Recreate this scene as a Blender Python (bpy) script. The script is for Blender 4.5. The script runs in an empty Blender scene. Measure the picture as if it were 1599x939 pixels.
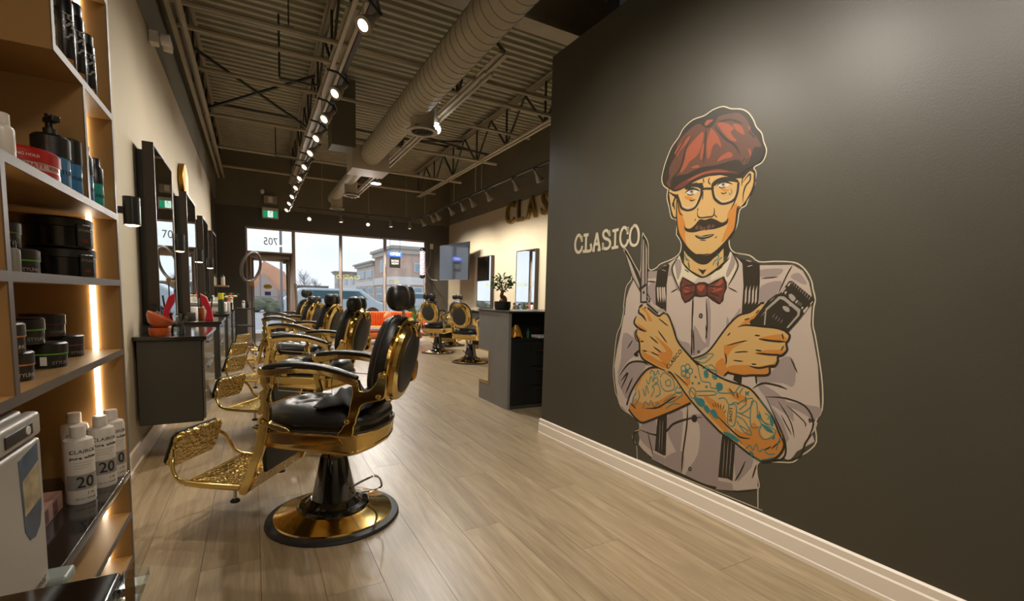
import bpy, bmesh, math, random
from math import sin, cos, pi, radians as R
from mathutils import Vector, Matrix, Euler
random.seed(7)
C = bpy.context.scene.collection
SC = bpy.context.scene

# ------------------------------------------------------------------ camera
H = 1.24
cam_d = bpy.data.cameras.new('camera'); cam = bpy.data.objects.new('camera', cam_d); C.objects.link(cam)
RT = Vector((0.87766744, -0.47858990, 0.02552572)); DN = Vector((-0.02137096, -0.09228680, -0.99550310)); FW = Vector((0.47879342, 0.87317515, -0.09122505))
m = Matrix.Identity(4)
for i in range(3):
    m[i][0] = RT[i]; m[i][1] = -DN[i]; m[i][2] = -FW[i]
m.translation = (0, 0, H)
cam.matrix_world = m
cam_d.sensor_width = 36; cam_d.lens = 738.0 / 1599 * 36; cam_d.shift_y = 63.5 / 1599
cam_d.clip_start = 0.05; cam_d.clip_end = 400
cam_d.dof.use_dof = False
SC.camera = cam
# ------------------------------------------------------------------ view
SC.view_settings.view_transform = 'Standard'; SC.view_settings.look = 'None'
SC.view_settings.gamma = 1; SC.view_settings.use_curve_mapping = False
SC.view_settings.exposure = 1.45
# ------------------------------------------------------------------ world: bright overcast sky
W = bpy.data.worlds.new('overcast_sky'); SC.world = W; W.use_nodes = True
nt = W.node_tree; nt.nodes.clear()
tc = nt.nodes.new('ShaderNodeTexCoord'); mp = nt.nodes.new('ShaderNodeMapping'); mp.inputs['Scale'].default_value = (1, 1, 3)
nz = nt.nodes.new('ShaderNodeTexNoise'); nz.inputs['Scale'].default_value = 2.2; nz.inputs['Detail'].default_value = 5
rp = nt.nodes.new('ShaderNodeValToRGB'); rp.color_ramp.elements[0].color = (0.74, 0.80, 0.90, 1); rp.color_ramp.elements[1].color = (0.96, 0.97, 1.0, 1)
rp.color_ramp.elements[0].position = .3; rp.color_ramp.elements[1].position = .62
bg = nt.nodes.new('ShaderNodeBackground'); bg.inputs['Strength'].default_value = 0.50
wo = nt.nodes.new('ShaderNodeOutputWorld')
for a, b in ((tc.outputs['Generated'], mp.inputs[0]), (mp.outputs[0], nz.inputs['Vector']), (nz.outputs[0], rp.inputs[0]), (rp.outputs[0], bg.inputs['Color']), (bg.outputs[0], wo.inputs[0])):
    nt.links.new(a, b)
# window portal (guides sky light through the shop front)
pd = bpy.data.lights.new('window_portal', 'AREA'); pd.shape = 'RECTANGLE'; pd.size = 4.7; pd.size_y = 2.8; pd.cycles.is_portal = True
po = bpy.data.objects.new('window_portal', pd); C.objects.link(po); po.location = (2.25, 14.1, 1.45); po.rotation_euler = (-pi/2, 0, 0)
SPOT_W = 60.0; BULB_E = 3.2; LED_E = 4.6; LAMP_COL = (1.0, 0.925, 0.82)

# ------------------------------------------------------------------ materials
def lin(h):
    if isinstance(h, str):
        h = h.lstrip('#'); c = [int(h[i:i+2], 16) / 255 for i in (0, 2, 4)]
    else: c = h
    return tuple((v / 12.92 if v <= .04045 else ((v + .055) / 1.055) ** 2.4) for v in c) + (1,)
MT = {}
def mat(name, col, rough=.5, metal=0, var=0.0, vs=6, bump=0, bs=40, emit=0, coat=0, spec=None, btype='noise', alpha=None):
    if name in MT: return MT[name]
    M = bpy.data.materials.new(name); M.use_nodes = True; n = M.node_tree; b = n.nodes['Principled BSDF']
    c = lin(col); b.inputs['Base Color'].default_value = c; b.inputs['Roughness'].default_value = rough; b.inputs['Metallic'].default_value = metal
    if coat: b.inputs['Coat Weight'].default_value = coat; b.inputs['Coat Roughness'].default_value = .08
    if spec is not None: b.inputs['Specular IOR Level'].default_value = spec
    t = n.nodes.new('ShaderNodeTexCoord')
    if var:
        z = n.nodes.new('ShaderNodeTexNoise'); z.inputs['Scale'].default_value = vs; z.inputs['Detail'].default_value = 4
        r = n.nodes.new('ShaderNodeValToRGB')
        r.color_ramp.elements[0].color = tuple(v * (1 - var) for v in c[:3]) + (1,); r.color_ramp.elements[1].color = tuple(min(1, v * (1 + var)) for v in c[:3]) + (1,)
        r.color_ramp.elements[0].position = .3; r.color_ramp.elements[1].position = .7
        n.links.new(t.outputs['Object'], z.inputs['Vector']); n.links.new(z.outputs[0], r.inputs[0]); n.links.new(r.outputs[0], b.inputs['Base Color'])
    if bump:
        if btype == 'voronoi':
            z = n.nodes.new('ShaderNodeTexVoronoi'); z.inputs['Scale'].default_value = bs; o = z.outputs['Distance']
        else:
            z = n.nodes.new('ShaderNodeTexNoise'); z.inputs['Scale'].default_value = bs; z.inputs['Detail'].default_value = 3; o = z.outputs[0]
        q = n.nodes.new('ShaderNodeBump'); q.inputs['Strength'].default_value = bump; q.inputs['Distance'].default_value = .03 if btype == 'voronoi' else .01
        n.links.new(t.outputs['Object'], z.inputs['Vector']); n.links.new(o, q.inputs['Height']); n.links.new(q.outputs[0], b.inputs['Normal'])
    if emit:
        b.inputs['Emission Color'].default_value = c; b.inputs['Emission Strength'].default_value = emit
    MT[name] = M; return M
def glass_mat(name, tint=(0.96, 0.98, 0.98), gl=.10):
    M = bpy.data.materials.new(name); M.use_nodes = True; n = M.node_tree; n.nodes.clear()
    tr = n.nodes.new('ShaderNodeBsdfTransparent'); tr.inputs[0].default_value = tint + (1,)
    g = n.nodes.new('ShaderNodeBsdfGlossy'); g.inputs['Roughness'].default_value = .02
    f = n.nodes.new('ShaderNodeFresnel'); f.inputs[0].default_value = 1.45
    x = n.nodes.new('ShaderNodeMixShader'); o = n.nodes.new('ShaderNodeOutputMaterial')
    n.links.new(f.outputs[0], x.inputs[0]); n.links.new(tr.outputs[0], x.inputs[1]); n.links.new(g.outputs[0], x.inputs[2]); n.links.new(x.outputs[0], o.inputs[0])
    MT[name] = M; return M

gold = mat('polished_gold', '#DEC07A', .12, 1, bump=.05, bs=18)
gold_h = mat('hammered_gold', '#D3B468', .16, 1, bump=1.0, bs=48, btype='voronoi')
gold_s = mat('satin_gold', '#B08A45', .32, 1)
chrome = mat('chrome', '#C9C9C9', .12, 1)
leather = mat('black_leather', '#191816', .36, 0, var=.15, vs=30, bump=.12, bs=160, spec=.5)
leather_p = mat('matte_black_panel', '#2B2A27', .45, 0, bump=.05, bs=120)
gloss_b = mat('gloss_black', '#0E0F0D', .08, 0, coat=.8)
rubber = mat('black_rubber', '#1C1B1A', .55)
cabinet_b = mat('charcoal_laminate', '#35342F', .5, var=.06)
desk_g = mat('grey_laminate', '#726E68', .5, var=.05)
stone = mat('black_granite', '#23211F', .12, var=.3, vs=60, coat=.4)
cream = mat('cream_wall_paint', '#AC9F86', .75, var=.03, vs=3, bump=.03, bs=60)
darkw = mat('charcoal_wall_paint', '#403C34', .5, var=.04, vs=3, bump=.03, bs=60)
grayw = mat('grey_upper_wall_paint', '#66614F', .7, var=.05, vs=3)
muralw = mat('satin_charcoal_mural_wall', '#3E3A2F', .40, var=.05, vs=2, bump=.05, bs=120, spec=.42)
deckm = mat('painted_steel_deck', '#ABA78F', .6, var=.08, vs=4)
steel = mat('painted_roof_steel', '#A0957E', .55, var=.06, vs=5)
steel_d = mat('dark_roof_steel', '#3A372F', .6)
ductm = mat('painted_spiral_duct', '#A0967F', .6, 0, var=.05, vs=4)
white = mat('white_trim_paint', '#D8CCBC', .4)
alu = mat('window_aluminium', '#B0A298', .45, 0)
mirror = mat('mirror_glass', '#E8ECEE', .01, 1)
frame_d = mat('mirror_frame_brown', '#3A3129', .4)
plast_b = mat('black_plastic', '#1A1A19', .3, spec=.6)
plast_w = mat('white_plastic', '#D8D2C8', .35)
plast_g = mat('grey_plastic', '#8B8880', .4)
shelf_w = mat('shelf_laminate', '#92703F', .45, var=.06, vs=8)
shelf_e = mat('shelf_edge_laminate', '#5C5249', .45)
led = mat('led_strip', '#FFE6C8', .5, emit=LED_E)
bulbm = mat('lit_bulb', '#FFE6C0', .5, emit=BULB_E)
bulbm2 = mat('lit_cool_lamp', '#F2F6FF', .5, emit=8)
orange = mat('orange_upholstery', '#E0702C', .6, bump=.1, bs=100)
leafm = mat('leaf_green', '#33501E', .5, var=.3, vs=20)
leafl = mat('leaf_light_green', '#6E9A4A', .5, var=.3, vs=20)
potm = mat('dark_pot', '#2A2B24', .35)
bark = mat('bark_brown', '#6A4B30', .8)
glass = glass_mat('window_glass')
bottle_glass = glass_mat('clear_vessel_glass', (.85, .9, .9))
tealp = mat('teal_liquid', '#1FA39A', .2, coat=.5)
bluep = mat('blue_liquid', '#3D7FB0', .2, coat=.5)
redp = mat('red_label', '#B02A20', .35)
def_white = mat('label_white', '#D9D4CA', .5)
# floor plank: per-plank tone from the object's own random value
def plank_mat():
    M = bpy.data.materials.new('oak_vinyl_plank'); M.use_nodes = True; n = M.node_tree; b = n.nodes['Principled BSDF']
    t = n.nodes.new('ShaderNodeTexCoord'); oi = n.nodes.new('ShaderNodeObjectInfo')
    add = n.nodes.new('ShaderNodeVectorMath'); add.operation = 'MULTIPLY_ADD'; add.inputs[1].default_value = (37, 91, 13)
    cmb = n.nodes.new('ShaderNodeCombineXYZ')
    for i in range(3): n.links.new(oi.outputs['Random'], cmb.inputs[i])
    n.links.new(cmb.outputs[0], add.inputs[0]); n.links.new(t.outputs['Object'], add.inputs[2])
    mp = n.nodes.new('ShaderNodeMapping'); mp.inputs['Scale'].default_value = (7, .5, 1); n.links.new(add.outputs[0], mp.inputs[0])
    w = n.nodes.new('ShaderNodeTexNoise'); w.inputs['Scale'].default_value = 2.2; w.inputs['Detail'].default_value = 8; w.inputs['Distortion'].default_value = 1.2; n.links.new(mp.outputs[0], w.inputs['Vector'])
    mp2 = n.nodes.new('ShaderNodeMapping'); mp2.inputs['Scale'].default_value = (60, 3, 1); n.links.new(add.outputs[0], mp2.inputs[0])
    f = n.nodes.new('ShaderNodeTexNoise'); f.inputs['Scale'].default_value = 2; f.inputs['Detail'].default_value = 5; n.links.new(mp2.outputs[0], f.inputs['Vector'])
    r = n.nodes.new('ShaderNodeValToRGB'); e = r.color_ramp.elements
    e[0].position = .28; e[0].color = lin('#85745A'); e[1].position = .72; e[1].color = lin('#A89579')
    x = e.new(.5); x.color = lin('#998669')
    n.links.new(w.outputs[0], r.inputs[0])
    r2 = n.nodes.new('ShaderNodeValToRGB'); r2.color_ramp.elements[0].position = .3; r2.color_ramp.elements[0].color = (.80, .79, .78, 1); r2.color_ramp.elements[1].position = .65; r2.color_ramp.elements[1].color = (1, 1, 1, 1)
    n.links.new(f.outputs[0], r2.inputs[0])
    mx = n.nodes.new('ShaderNodeMix'); mx.data_type = 'RGBA'; mx.blend_type = 'MULTIPLY'; mx.inputs[0].default_value = 1
    n.links.new(r.outputs[0], mx.inputs[6]); n.links.new(r2.outputs[0], mx.inputs[7])
    hsv = n.nodes.new('ShaderNodeHueSaturation'); mr = n.nodes.new('ShaderNodeMapRange'); mr.inputs[3].default_value = .93; mr.inputs[4].default_value = 1.06
    n.links.new(oi.outputs['Random'], mr.inputs[0]); n.links.new(mr.outputs[0], hsv.inputs['Value']); n.links.new(mx.outputs[2], hsv.inputs['Color']); n.links.new(hsv.outputs[0], b.inputs['Base Color'])
    b.inputs['Roughness'].default_value = .36
    bp = n.nodes.new('ShaderNodeBump'); bp.inputs['Strength'].default_value = .12; bp.inputs['Distance'].default_value = .003; n.links.new(f.outputs[0], bp.inputs['Height']); n.links.new(bp.outputs[0], b.inputs['Normal'])
    return M
oak = plank_mat()

# ------------------------------------------------------------------ mesh helpers
class MB:
    def __init__(s): s.v = []; s.f = []; s.mi = []; s.cur = 0; s.X = None
    def add(s, vs, fs):
        o = len(s.v)
        if s.X is not None: vs = [tuple(s.X @ Vector(p)) for p in vs]
        s.v += [tuple(p) for p in vs]; s.f += [tuple(i + o for i in f) for f in fs]; s.mi += [s.cur] * len(fs); return s
    def box(s, x0, x1, y0, y1, z0, z1):
        return s.add([(x, y, z) for z in (z0, z1) for y in (y0, y1) for x in (x0, x1)],
                     [(0, 2, 3, 1), (4, 5, 7, 6), (0, 1, 5, 4), (2, 6, 7, 3), (0, 4, 6, 2), (1, 3, 7, 5)])
    def bar(s, a, b, w, h=None):
        a, b = Vector(a), Vector(b); h = h or w; d = (b - a).normalized(); u = Vector((0, 0, 1)) if abs(d.z) < .95 else Vector((1, 0, 0))
        x = d.cross(u).normalized() * w / 2; y = d.cross(x).normalized() * h / 2
        vs = [p + i * x + j * y for p in (a, b) for i, j in ((-1, -1), (1, -1), (1, 1), (-1, 1))]
        return s.add(vs, [(3, 2, 1, 0), (4, 5, 6, 7), (0, 1, 5, 4), (1, 2, 6, 5), (2, 3, 7, 6), (3, 0, 4, 7)])
    def tube(s, pts, r, n=8, closed=False, caps=True):
        pts = [Vector(p) for p in pts]; k = len(pts); rr = r if isinstance(r, (list, tuple)) else [r] * k; vs = []; px = None
        for i, p in enumerate(pts):
            if closed: d = pts[(i + 1) % k] - pts[i - 1]
            else: d = pts[min(i + 1, k - 1)] - pts[max(i - 1, 0)]
            d.normalize()
            if px is None:
                u = Vector((0, 0, 1)) if abs(d.z) < .9 else Vector((1, 0, 0)); px = d.cross(u).normalized()
            else: px = (px - d * px.dot(d)).normalized()
            py = d.cross(px)
            vs += [p + rr[i] * (cos(2 * pi * j / n) * px + sin(2 * pi * j / n) * py) for j in range(n)]
        fs = []
        for i in range(k if closed else k - 1):
            a, b = i * n, ((i + 1) % k) * n
            fs += [(a + j, a + (j + 1) % n, b + (j + 1) % n, b + j) for j in range(n)]
        if caps and not closed: fs += [tuple(range(n))[::-1], tuple(range((k - 1) * n, k * n))]
        return s.add(vs, fs)
    def lathe(s, prof, c=(0, 0, 0), n=24, ax='z', sx=1, sy=1):
        vs = []; c = Vector(c)
        for r, z in prof:
            for j in range(n):
                a = 2 * pi * j / n; q = (r * cos(a) * sx, r * sin(a) * sy, z)
                if ax == 'x': q = (z, q[0], q[1])
                if ax == 'y': q = (q[1], z, q[0])
                vs.append(c + Vector(q))
        k = len(prof); fs = [(i * n + j, i * n + (j + 1) % n, (i + 1) * n + (j + 1) % n, (i + 1) * n + j) for i in range(k - 1) for j in range(n)]
        if prof[0][0] > 1e-6: fs.append(tuple(range(n))[::-1])
        if prof[-1][0] > 1e-6: fs.append(tuple(range((k - 1) * n, k * n)))
        return s.add(vs, fs)
    def ball(s, c, r, n=14, m=9, p=1.0):
        rx, ry, rz = r if isinstance(r, (tuple, list)) else (r, r, r); c = Vector(c); vs = []
        sg = lambda v: math.copysign(abs(v) ** p, v)
        for i in range(m + 1):
            t = -pi / 2 + pi * i / m
            for j in range(n):
                a = 2 * pi * j / n; vs.append(c + Vector((rx * sg(cos(t)) * sg(cos(a)), ry * sg(cos(t)) * sg(sin(a)), rz * sg(sin(t)))))
        return s.add(vs, [(i * n + j, i * n + (j + 1) % n, (i + 1) * n + (j + 1) % n, (i + 1) * n + j) for i in range(m) for j in range(n)])
    def prism(s, pts, fn, d0, d1):
        """pts 2D outline; fn(a,b,d)->3D; extruded d0..d1"""
        k = len(pts); vs = [fn(a, b, d0) for a, b in pts] + [fn(a, b, d1) for a, b in pts]
        return s.add(vs, [tuple(range(k))[::-1], tuple(range(k, 2 * k))] + [(i, (i + 1) % k, k + (i + 1) % k, k + i) for i in range(k)])
    def build(s, name, mats, parent=None, smooth=False, bev=0, seg=2, sub=0, loc=None, rotz=0, ang=None):
        me = bpy.data.meshes.new(name); me.from_pydata(s.v, [], s.f)
        for M_ in (mats if isinstance(mats, (list, tuple)) else [mats]): me.materials.append(M_)
        if max(s.mi or [0]): me.polygons.foreach_set('material_index', s.mi)
        b = bmesh.new(); b.from_mesh(me); bmesh.ops.remove_doubles(b, verts=b.verts, dist=1e-6); bmesh.ops.recalc_face_normals(b, faces=b.faces)
        if bev:
            es = [e for e in b.edges if len(e.link_faces) == 2 and e.calc_face_angle(0) > .5]
            bmesh.ops.bevel(b, geom=es, offset=bev, segments=seg, affect='EDGES', profile=.5, clamp_overlap=True)
        b.to_mesh(me); b.free()
        if smooth or bev or sub:
            me.polygons.foreach_set('use_smooth', [True] * len(me.polygons))
        o = bpy.data.objects.new(name, me); C.objects.link(o)
        if sub:
            q = o.modifiers.new('sub', 'SUBSURF'); q.levels = q.render_levels = sub
        if (smooth and not sub) or bev:
            try: me.set_sharp_from_angle(angle=R(ang or (40 if smooth else 60)))
            except Exception: pass
        if bev: wn = o.modifiers.new('wn', 'WEIGHTED_NORMAL'); wn.keep_sharp = True
        if parent is not None: o.parent = parent
        if loc is not None: o.location = loc
        if rotz: o.rotation_euler = (0, 0, rotz)
        return o
def tag(o, label=None, cat=None, group=None, kind=None):
    if label: o['label'] = label
    if cat: o['category'] = cat
    if group: o['group'] = group
    if kind: o['kind'] = kind
    return o
def empty(name, loc=(0, 0, 0), rz=0, label=None, cat=None, group=None, kind=None):
    o = bpy.data.objects.new(name, None); C.objects.link(o); o.location = loc; o.rotation_euler = (0, 0, rz); o.empty_display_size = .1
    return tag(o, label, cat, group, kind)
def struct(name, mb, m_, parent=None, **k):
    o = mb.build(name, m_, parent, **k)
    if parent is None: o['kind'] = 'structure'
    return o
KIDS = {}
def copy_tree(o, label=None, loc=None, rz=None, parent=None):
    c = o.copy(); C.objects.link(c)
    if parent is not None: c.parent = parent
    if label: c['label'] = label
    if loc is not None: c.location = loc
    if rz is not None: c.rotation_euler = (0, 0, rz)
    for ch in list(o.children): copy_tree(ch, parent=c)
    return c
XZ = lambda a, b, d: (a, d, b)
XY = lambda a, b, d: (a, b, d)
YZ = lambda a, b, d: (d, a, b)
def catmull(p, n=4, closed=True):
    k = len(p); out = []
    for i in range(k if closed else k - 1):
        if closed: a, b, c, d = p[i - 1], p[i], p[(i + 1) % k], p[(i + 2) % k]
        else: a, b, c, d = p[max(i - 1, 0)], p[i], p[i + 1], p[min(i + 2, k - 1)]
        for j in range(n):
            t = j / n
            out.append(tuple(.5 * (2 * b[q] + (c[q] - a[q]) * t + (2 * a[q] - 5 * b[q] + 4 * c[q] - d[q]) * t * t + (3 * b[q] - a[q] - 3 * c[q] + d[q]) * t ** 3) for q in range(len(b))))
    if not closed: out.append(tuple(p[-1]))
    return out
def text_mesh(name, txt, size, m_, parent, mtx, ext=.001, font_scale=(1, 1), align='CENTER', shear=0, space=1, bold=0):
    cu = bpy.data.curves.new(name, 'FONT'); cu.body = txt; cu.size = size; cu.extrude = ext; cu.align_x = align; cu.align_y = 'CENTER'; cu.shear = shear; cu.space_character = space; cu.offset = bold; cu.resolution_u = 3
    tmp = bpy.data.objects.new(name + 'tmp', cu); C.objects.link(tmp)
    dg = bpy.context.evaluated_depsgraph_get(); me = bpy.data.meshes.new_from_object(tmp.evaluated_get(dg)); bpy.data.objects.remove(tmp); bpy.data.curves.remove(cu)
    me.name = name; me.transform(Matrix.Diagonal((font_scale[0], font_scale[1], 1, 1))); me.transform(mtx); me.materials.clear(); me.materials.append(m_)
    o = bpy.data.objects.new(name, me); C.objects.link(o)
    if parent is not None: o.parent = parent
    return o
def basis(origin, xdir, ydir):
    x = Vector(xdir).normalized(); y = Vector(ydir).normalized(); z = x.cross(y)
    M_ = Matrix.Identity(4)
    for i in range(3): M_[i][0] = x[i]; M_[i][1] = y[i]; M_[i][2] = z[i]; M_[i][3] = origin[i]
    return M_
# ================================================================== SETTING
XL, XR, YB, YF, ZD = -0.75, 5.32, -2.4, 13.9, 4.72     # left wall, right wall, back, shop front, deck
# floor: subfloor slab with single planks on it
floor = struct('floor', MB().box(XL - .1, XR + .1, YB - .1, YF + .15, -.12, -.008), mat('subfloor', '#3A3128', .8))
pw, pl = .235, 1.83
pme = MB().box(0, pw - .0016, 0, pl - .0016, -.0075, 0)
proto = pme.build('plank', oak, floor)
first = True
k0 = math.floor((XL - .005) / pw)
for k in range(k0, int(XR / pw) + 1):
    off = ((k * 0.618) % 1) * pl
    y = YB - off
    while y < YF + .05:
        x = .005 + k * pw
        if y + pl > -1.2 and not (x > 2.36 and y + pl < 3.4):
            if first: o = proto; first = False
            else: o = proto.copy(); C.objects.link(o)
            o.location = (x, y, 0)
        y += pl
struct('wall_left', MB().box(XL - .12, XL, YB, 12.05, 0, 3.47), cream)
struct('wall_left_end', MB().box(XL - .12, XL - .02, 12.05, YF, 0, 3.47), darkw).name = 'wall_left_dark'
struct('wall_left_upper', MB().box(XL - .12, XL + .005, YB, YF, 3.47, 4.9), grayw)
struct('wall_right', MB().box(XR, XR + .12, 3.2, YF, 0, 3.40), cream)
struct('wall_right_upper', MB().box(XR - .005, XR + .12, 3.2, YF, 3.40, 4.9), grayw)
struct('wall_back', MB().box(XL, 2.6, YB - .12, YB, 0, 4.9), cream)
# shop front wall with the opening
OX0, OX1, OZ1 = -0.14, 4.60, 2.87
wf = MB(); wf.box(XL - .1, OX0, YF, YF + .2, 0, 3.36); wf.box(OX1, XR + .1, YF, YF + .2, 0, 3.36); wf.box(OX0, OX1, YF, YF + .2, OZ1, 3.36)
struct('wall_front', wf, mat('near_black_wall_paint', '#4C4840', .45, var=.05, vs=2))
struct('wall_front_upper', MB().box(XL - .1, XR + .1, YF - .03, YF + .2, 3.36, 4.9), grayw)
# mural wall: slightly skewed partition, x ~2.3..2.35
A = Vector((2.303, 3.60, 0)); Bv = Vector((2.3536, 0, 0)); MU = (Bv - A).normalized(); MN = Vector((-MU.y, MU.x, 0)) * -1
if MN.x > 0: MN = -MN                                     # points to the room (-x)
A0 = A; LEN = 6.0; TH = .14
mw = MB()
P2 = lambda s, n, z: tuple(A0 + MU * s + MN * n + Vector((0, 0, z)))
def wallbox(mb, s0, s1, n0, n1, z0, z1):
    return mb.add([P2(s, n, z) for z in (z0, z1) for n in (n0, n1) for s in (s0, s1)], [(0, 2, 3, 1), (4, 5, 7, 6), (0, 1, 5, 4), (2, 6, 7, 3), (0, 4, 6, 2), (1, 3, 7, 5)])
wallbox(mw, 0, LEN, -TH, 0, 0, 3.31)
mural_wall = struct('wall_mural', mw, muralw)
def bb(s0, s1):
    b = MB()
    prof = [(0, 0), (.022, 0), (.022, .018), (.0185, .024), (.0185, .095), (.013, .103), (.013, .135), (.006, .143), (0, .143)]
    b.prism(prof, lambda a, z, d: P2(d, a, z), s0, s1); return b
bs_ = bb(-.018, LEN)
struct('baseboard_mural', bs_, white)
bl = MB().box(XL, XL + .018, YB, 12.0, 0, .13); bl.box(XL, XL + .03, YB, 12.0, 0, .025)
struct('baseboard_left', bl, white)
struct('baseboard_right', MB().box(XR - .018, XR, 3.6, YF, 0, .13), white)
# enclosure behind the partition (room side that the camera cannot see)
struct('wall_service', MB().box(2.55, XR + .1, 3.05, 3.2, 0, 4.9), mat('service_unlit_black', '#1A1916', .8))  # black colour stands in for the unlit zone above the partition
# ------------------------------------------------------------------ ceiling: ribbed steel deck
ceil = struct('ceiling', MB().box(XL - .1, XR + .1, YB - .1, YF + .15, ZD + .07, ZD + .14), deckm)
pitch = .152
def deck(y0, y1, x0, x1, name, m_):
    vs = []; fs = []; y = y0; prof = []
    while y < y1:
        prof += [(y, ZD + .06), (y + .06, ZD + .06), (y + .075, ZD), (y + .137, ZD)]; y += pitch
    prof.append((y, ZD + .06))
    for py, pz in prof: vs += [(x0, py, pz), (x1, py, pz)]
    fs = [(2 * i, 2 * i + 1, 2 * i + 3, 2 * i + 2) for i in range(len(prof) - 1)]
    d = MB(); d.add(vs, fs); return d.build(name, m_, ceil)
for i, (a, b) in enumerate(((4.6, 7.64), (7.64, 10.68), (10.68, 13.85))):
    for x0, x1 in ((XL, .9), (.9, 2.5), (2.5, 4.08), (4.08, XR)):
        deck(a, b, x0, x1, 'deck_panel', deckm)
deck(YB, 4.3, XL, XR, 'deck_panel', mat('unlit_black_deck', '#15140F', .9))  # same steel deck; its black colour stands in for shade before the beam
# cross beam over the partition end
bm_ = MB().box(XL + .02, XR - .02, 4.30, 4.52, 4.0, 4.03); bm_.box(XL + .02, XR - .02, 4.39, 4.42, 4.03, 4.5); bm_.box(XL + .02, XR - .02, 4.30, 4.52, 4.5, 4.53)
o = bm_.build('cross_beam', steel); tag(o, 'broad painted steel beam crossing the ceiling above the end of the mural wall', 'beam')
# roof trusses
def truss(x, label, y0=4.6, y1=13.7):
    r = empty('roof_truss', (x, y0, 3.95), 0, label, 'truss', 'open web roof trusses running towards the shop front')
    L = y1 - y0; zt = .70
    t = MB()
    for s in (-1, 1): t.box(s * .045 - .022 * (s < 0) - .0, s * .045 + .022 * (s > 0) + .0, 0, L, zt - .008, zt); t.box(s * .03 - .004, s * .03 + .004, 0, L, zt - .05, zt)
    t.box(-.055, .055, 0, L, zt, zt + .012); t.build('top_chord', steel, r)
    b = MB()
    for s in (-1, 1): b.box(s * .04 - .025, s * .04 + .025, .35, L - .35, 0, .008); b.box(s * .016 - .004, s * .016 + .004, .35, L - .35, 0, .05)
    b.build('bottom_chord', steel, r)
    n = int(L // 1.3)
    for i in range(n):
        a = .35 + i * (L - .7) / n; w = (L - .7) / n
        for p, q, nm in (((0, a, .03), (0, a + w / 2, zt - .03), 'diagonal_web'), ((0, a + w / 2, zt - .03), (0, a + w, .03), 'diagonal_web'), ((0, a + w, .03), (0, a + w, zt - .03), 'vertical_web')):
            MB().bar(p, q, .028).build(nm, steel_d, r)
    return r
truss(-.62, 'roof truss hugging the left cream wall'); truss(.90, 'roof truss directly above the long row of lit track spots'); truss(2.52, 'roof truss just right of the spiral duct'); truss(4.08, 'roof truss nearest the right wall with two thin hanger rods under it', 4.9, 13.4)
# unistrut rails below trusses (pair of rails)
for x, y0, y1, lab in ((.93, 4.7, 13.2, 'pair of thin steel channels under the middle truss beside the lit spots'), (-.60, 3.5, 13.5, 'pair of steel channels running along the top of the left wall')):
    r = empty('steel_channel', (x, y0, 3.9), 0, lab, 'rail')
    for s in (-.05, .05): MB().box(s - .02, s + .02, 0, y1 - y0, 0, .03).build('rail', steel, r)
# cross pipes / bracing
for i, (y, z, lab) in enumerate(((5.65, 3.93, 'nearest painted pipe crossing the ceiling'), (6.18, 3.95, 'second painted pipe crossing the ceiling, close behind the nearest'), (7.6, 4.1, 'crossing pipe above the middle of the diagonal roof braces'), (8.92, 3.95, 'crossing pipe meeting the top of the duct box'), (10.8, 3.95, 'crossing pipe above the second round duct outlet'), (12.6, 4.0, 'farthest crossing pipe near the shop front wall'))):
    o = MB().tube([(XL + .12, y, z), (XR - .9, y, z)], .028, 8).build('ceiling_pipe', steel if i < 2 else steel, None, smooth=True); tag(o, lab, 'pipe', 'painted pipes crossing under the roof trusses')
for a, b, lab in (((-.6, 7.65, 4.35), (.85, 8.9, 4.0), 'dark roof brace falling from the left wall truss to the middle'), ((-.6, 8.9, 4.0), (.85, 7.65, 4.35), 'dark roof brace rising from left to the middle truss'), ((2.55, 8.6, 4.0), (4.05, 9.9, 4.6), 'dark roof brace right of the duct, rising to the right'), ((2.55, 9.9, 4.6), (4.05, 8.6, 4.0), 'dark roof brace right of the duct, falling to the right')):
    tag(MB().bar(a, b, .03).build('roof_brace', steel_d), lab, 'brace')
o = MB().tube([(.35, 6.9, 4.68), (.35, 6.9, 3.95), (.35, 6.9, 3.92), (.75, 6.9, 3.92), (.8, 6.9, 3.95), (.8, 6.9, 4.0)], .014, 6).build('conduit_drop', steel_d, smooth=True); tag(o, 'thin U-shaped conduit hanging under the deck left of the lit spots', 'conduit')
o = MB().tube([(.42, 10.0, 4.3), (.42, 10.0, 3.75), (.42, 10.0, 3.72), (1.0, 10.0, 3.72)], .012, 6).build('conduit_drop', steel_d, smooth=True); tag(o, 'small bent conduit hanging farther back over the exit sign', 'conduit')
sd = empty('ceiling_sensor', (.42, 6.25, 4.2), 0, 'small pale sensor box hanging under the deck between the left trusses', 'sensor')
MB().box(-.05, .05, -.05, .05, 0, .05).build('body', plast_g, sd, bev=.006); MB().tube([(0, 0, .05), (0, 0, .5)], .008, 6).build('stem', steel_d, sd)
# ------------------------------------------------------------------ spiral duct
dx, dz, dr = 1.765, 3.55, .180
duct = empty('spiral_duct', (dx, 4.0, dz), 0, 'long painted spiral duct running under the roof to the shop front', 'duct')
mb = MB(); mb.lathe([(dr, -2.4), (dr, 4.25)], n=40, ax='y'); mb.build('duct_tube', ductm, duct, smooth=True)
y = -1.6
seam = MB()
while y < 4.2: seam.tube([(dr * 1.004 * cos(a * pi / 12), y + .06 * (a / 24), dr * 1.004 * sin(a * pi / 12)) for a in range(24)], .0035, 4, closed=True); y += .125
seam.build('spiral_seam', mat('duct_seam', '#6B6251', .5), duct)['kind'] = 'stuff'
mb = MB(); mb.box(-.30, .30, 4.22, 4.75, -.26, .12); mb.build('plenum_box', mat('duct_box_paint', '#A89C88', .45), duct, bev=.006)
mb = MB(); mb.lathe([(.12, 4.75), (.12, 8.55)], n=28, ax='y'); mb.build('narrow_duct_tube', ductm, duct, smooth=True)
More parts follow.
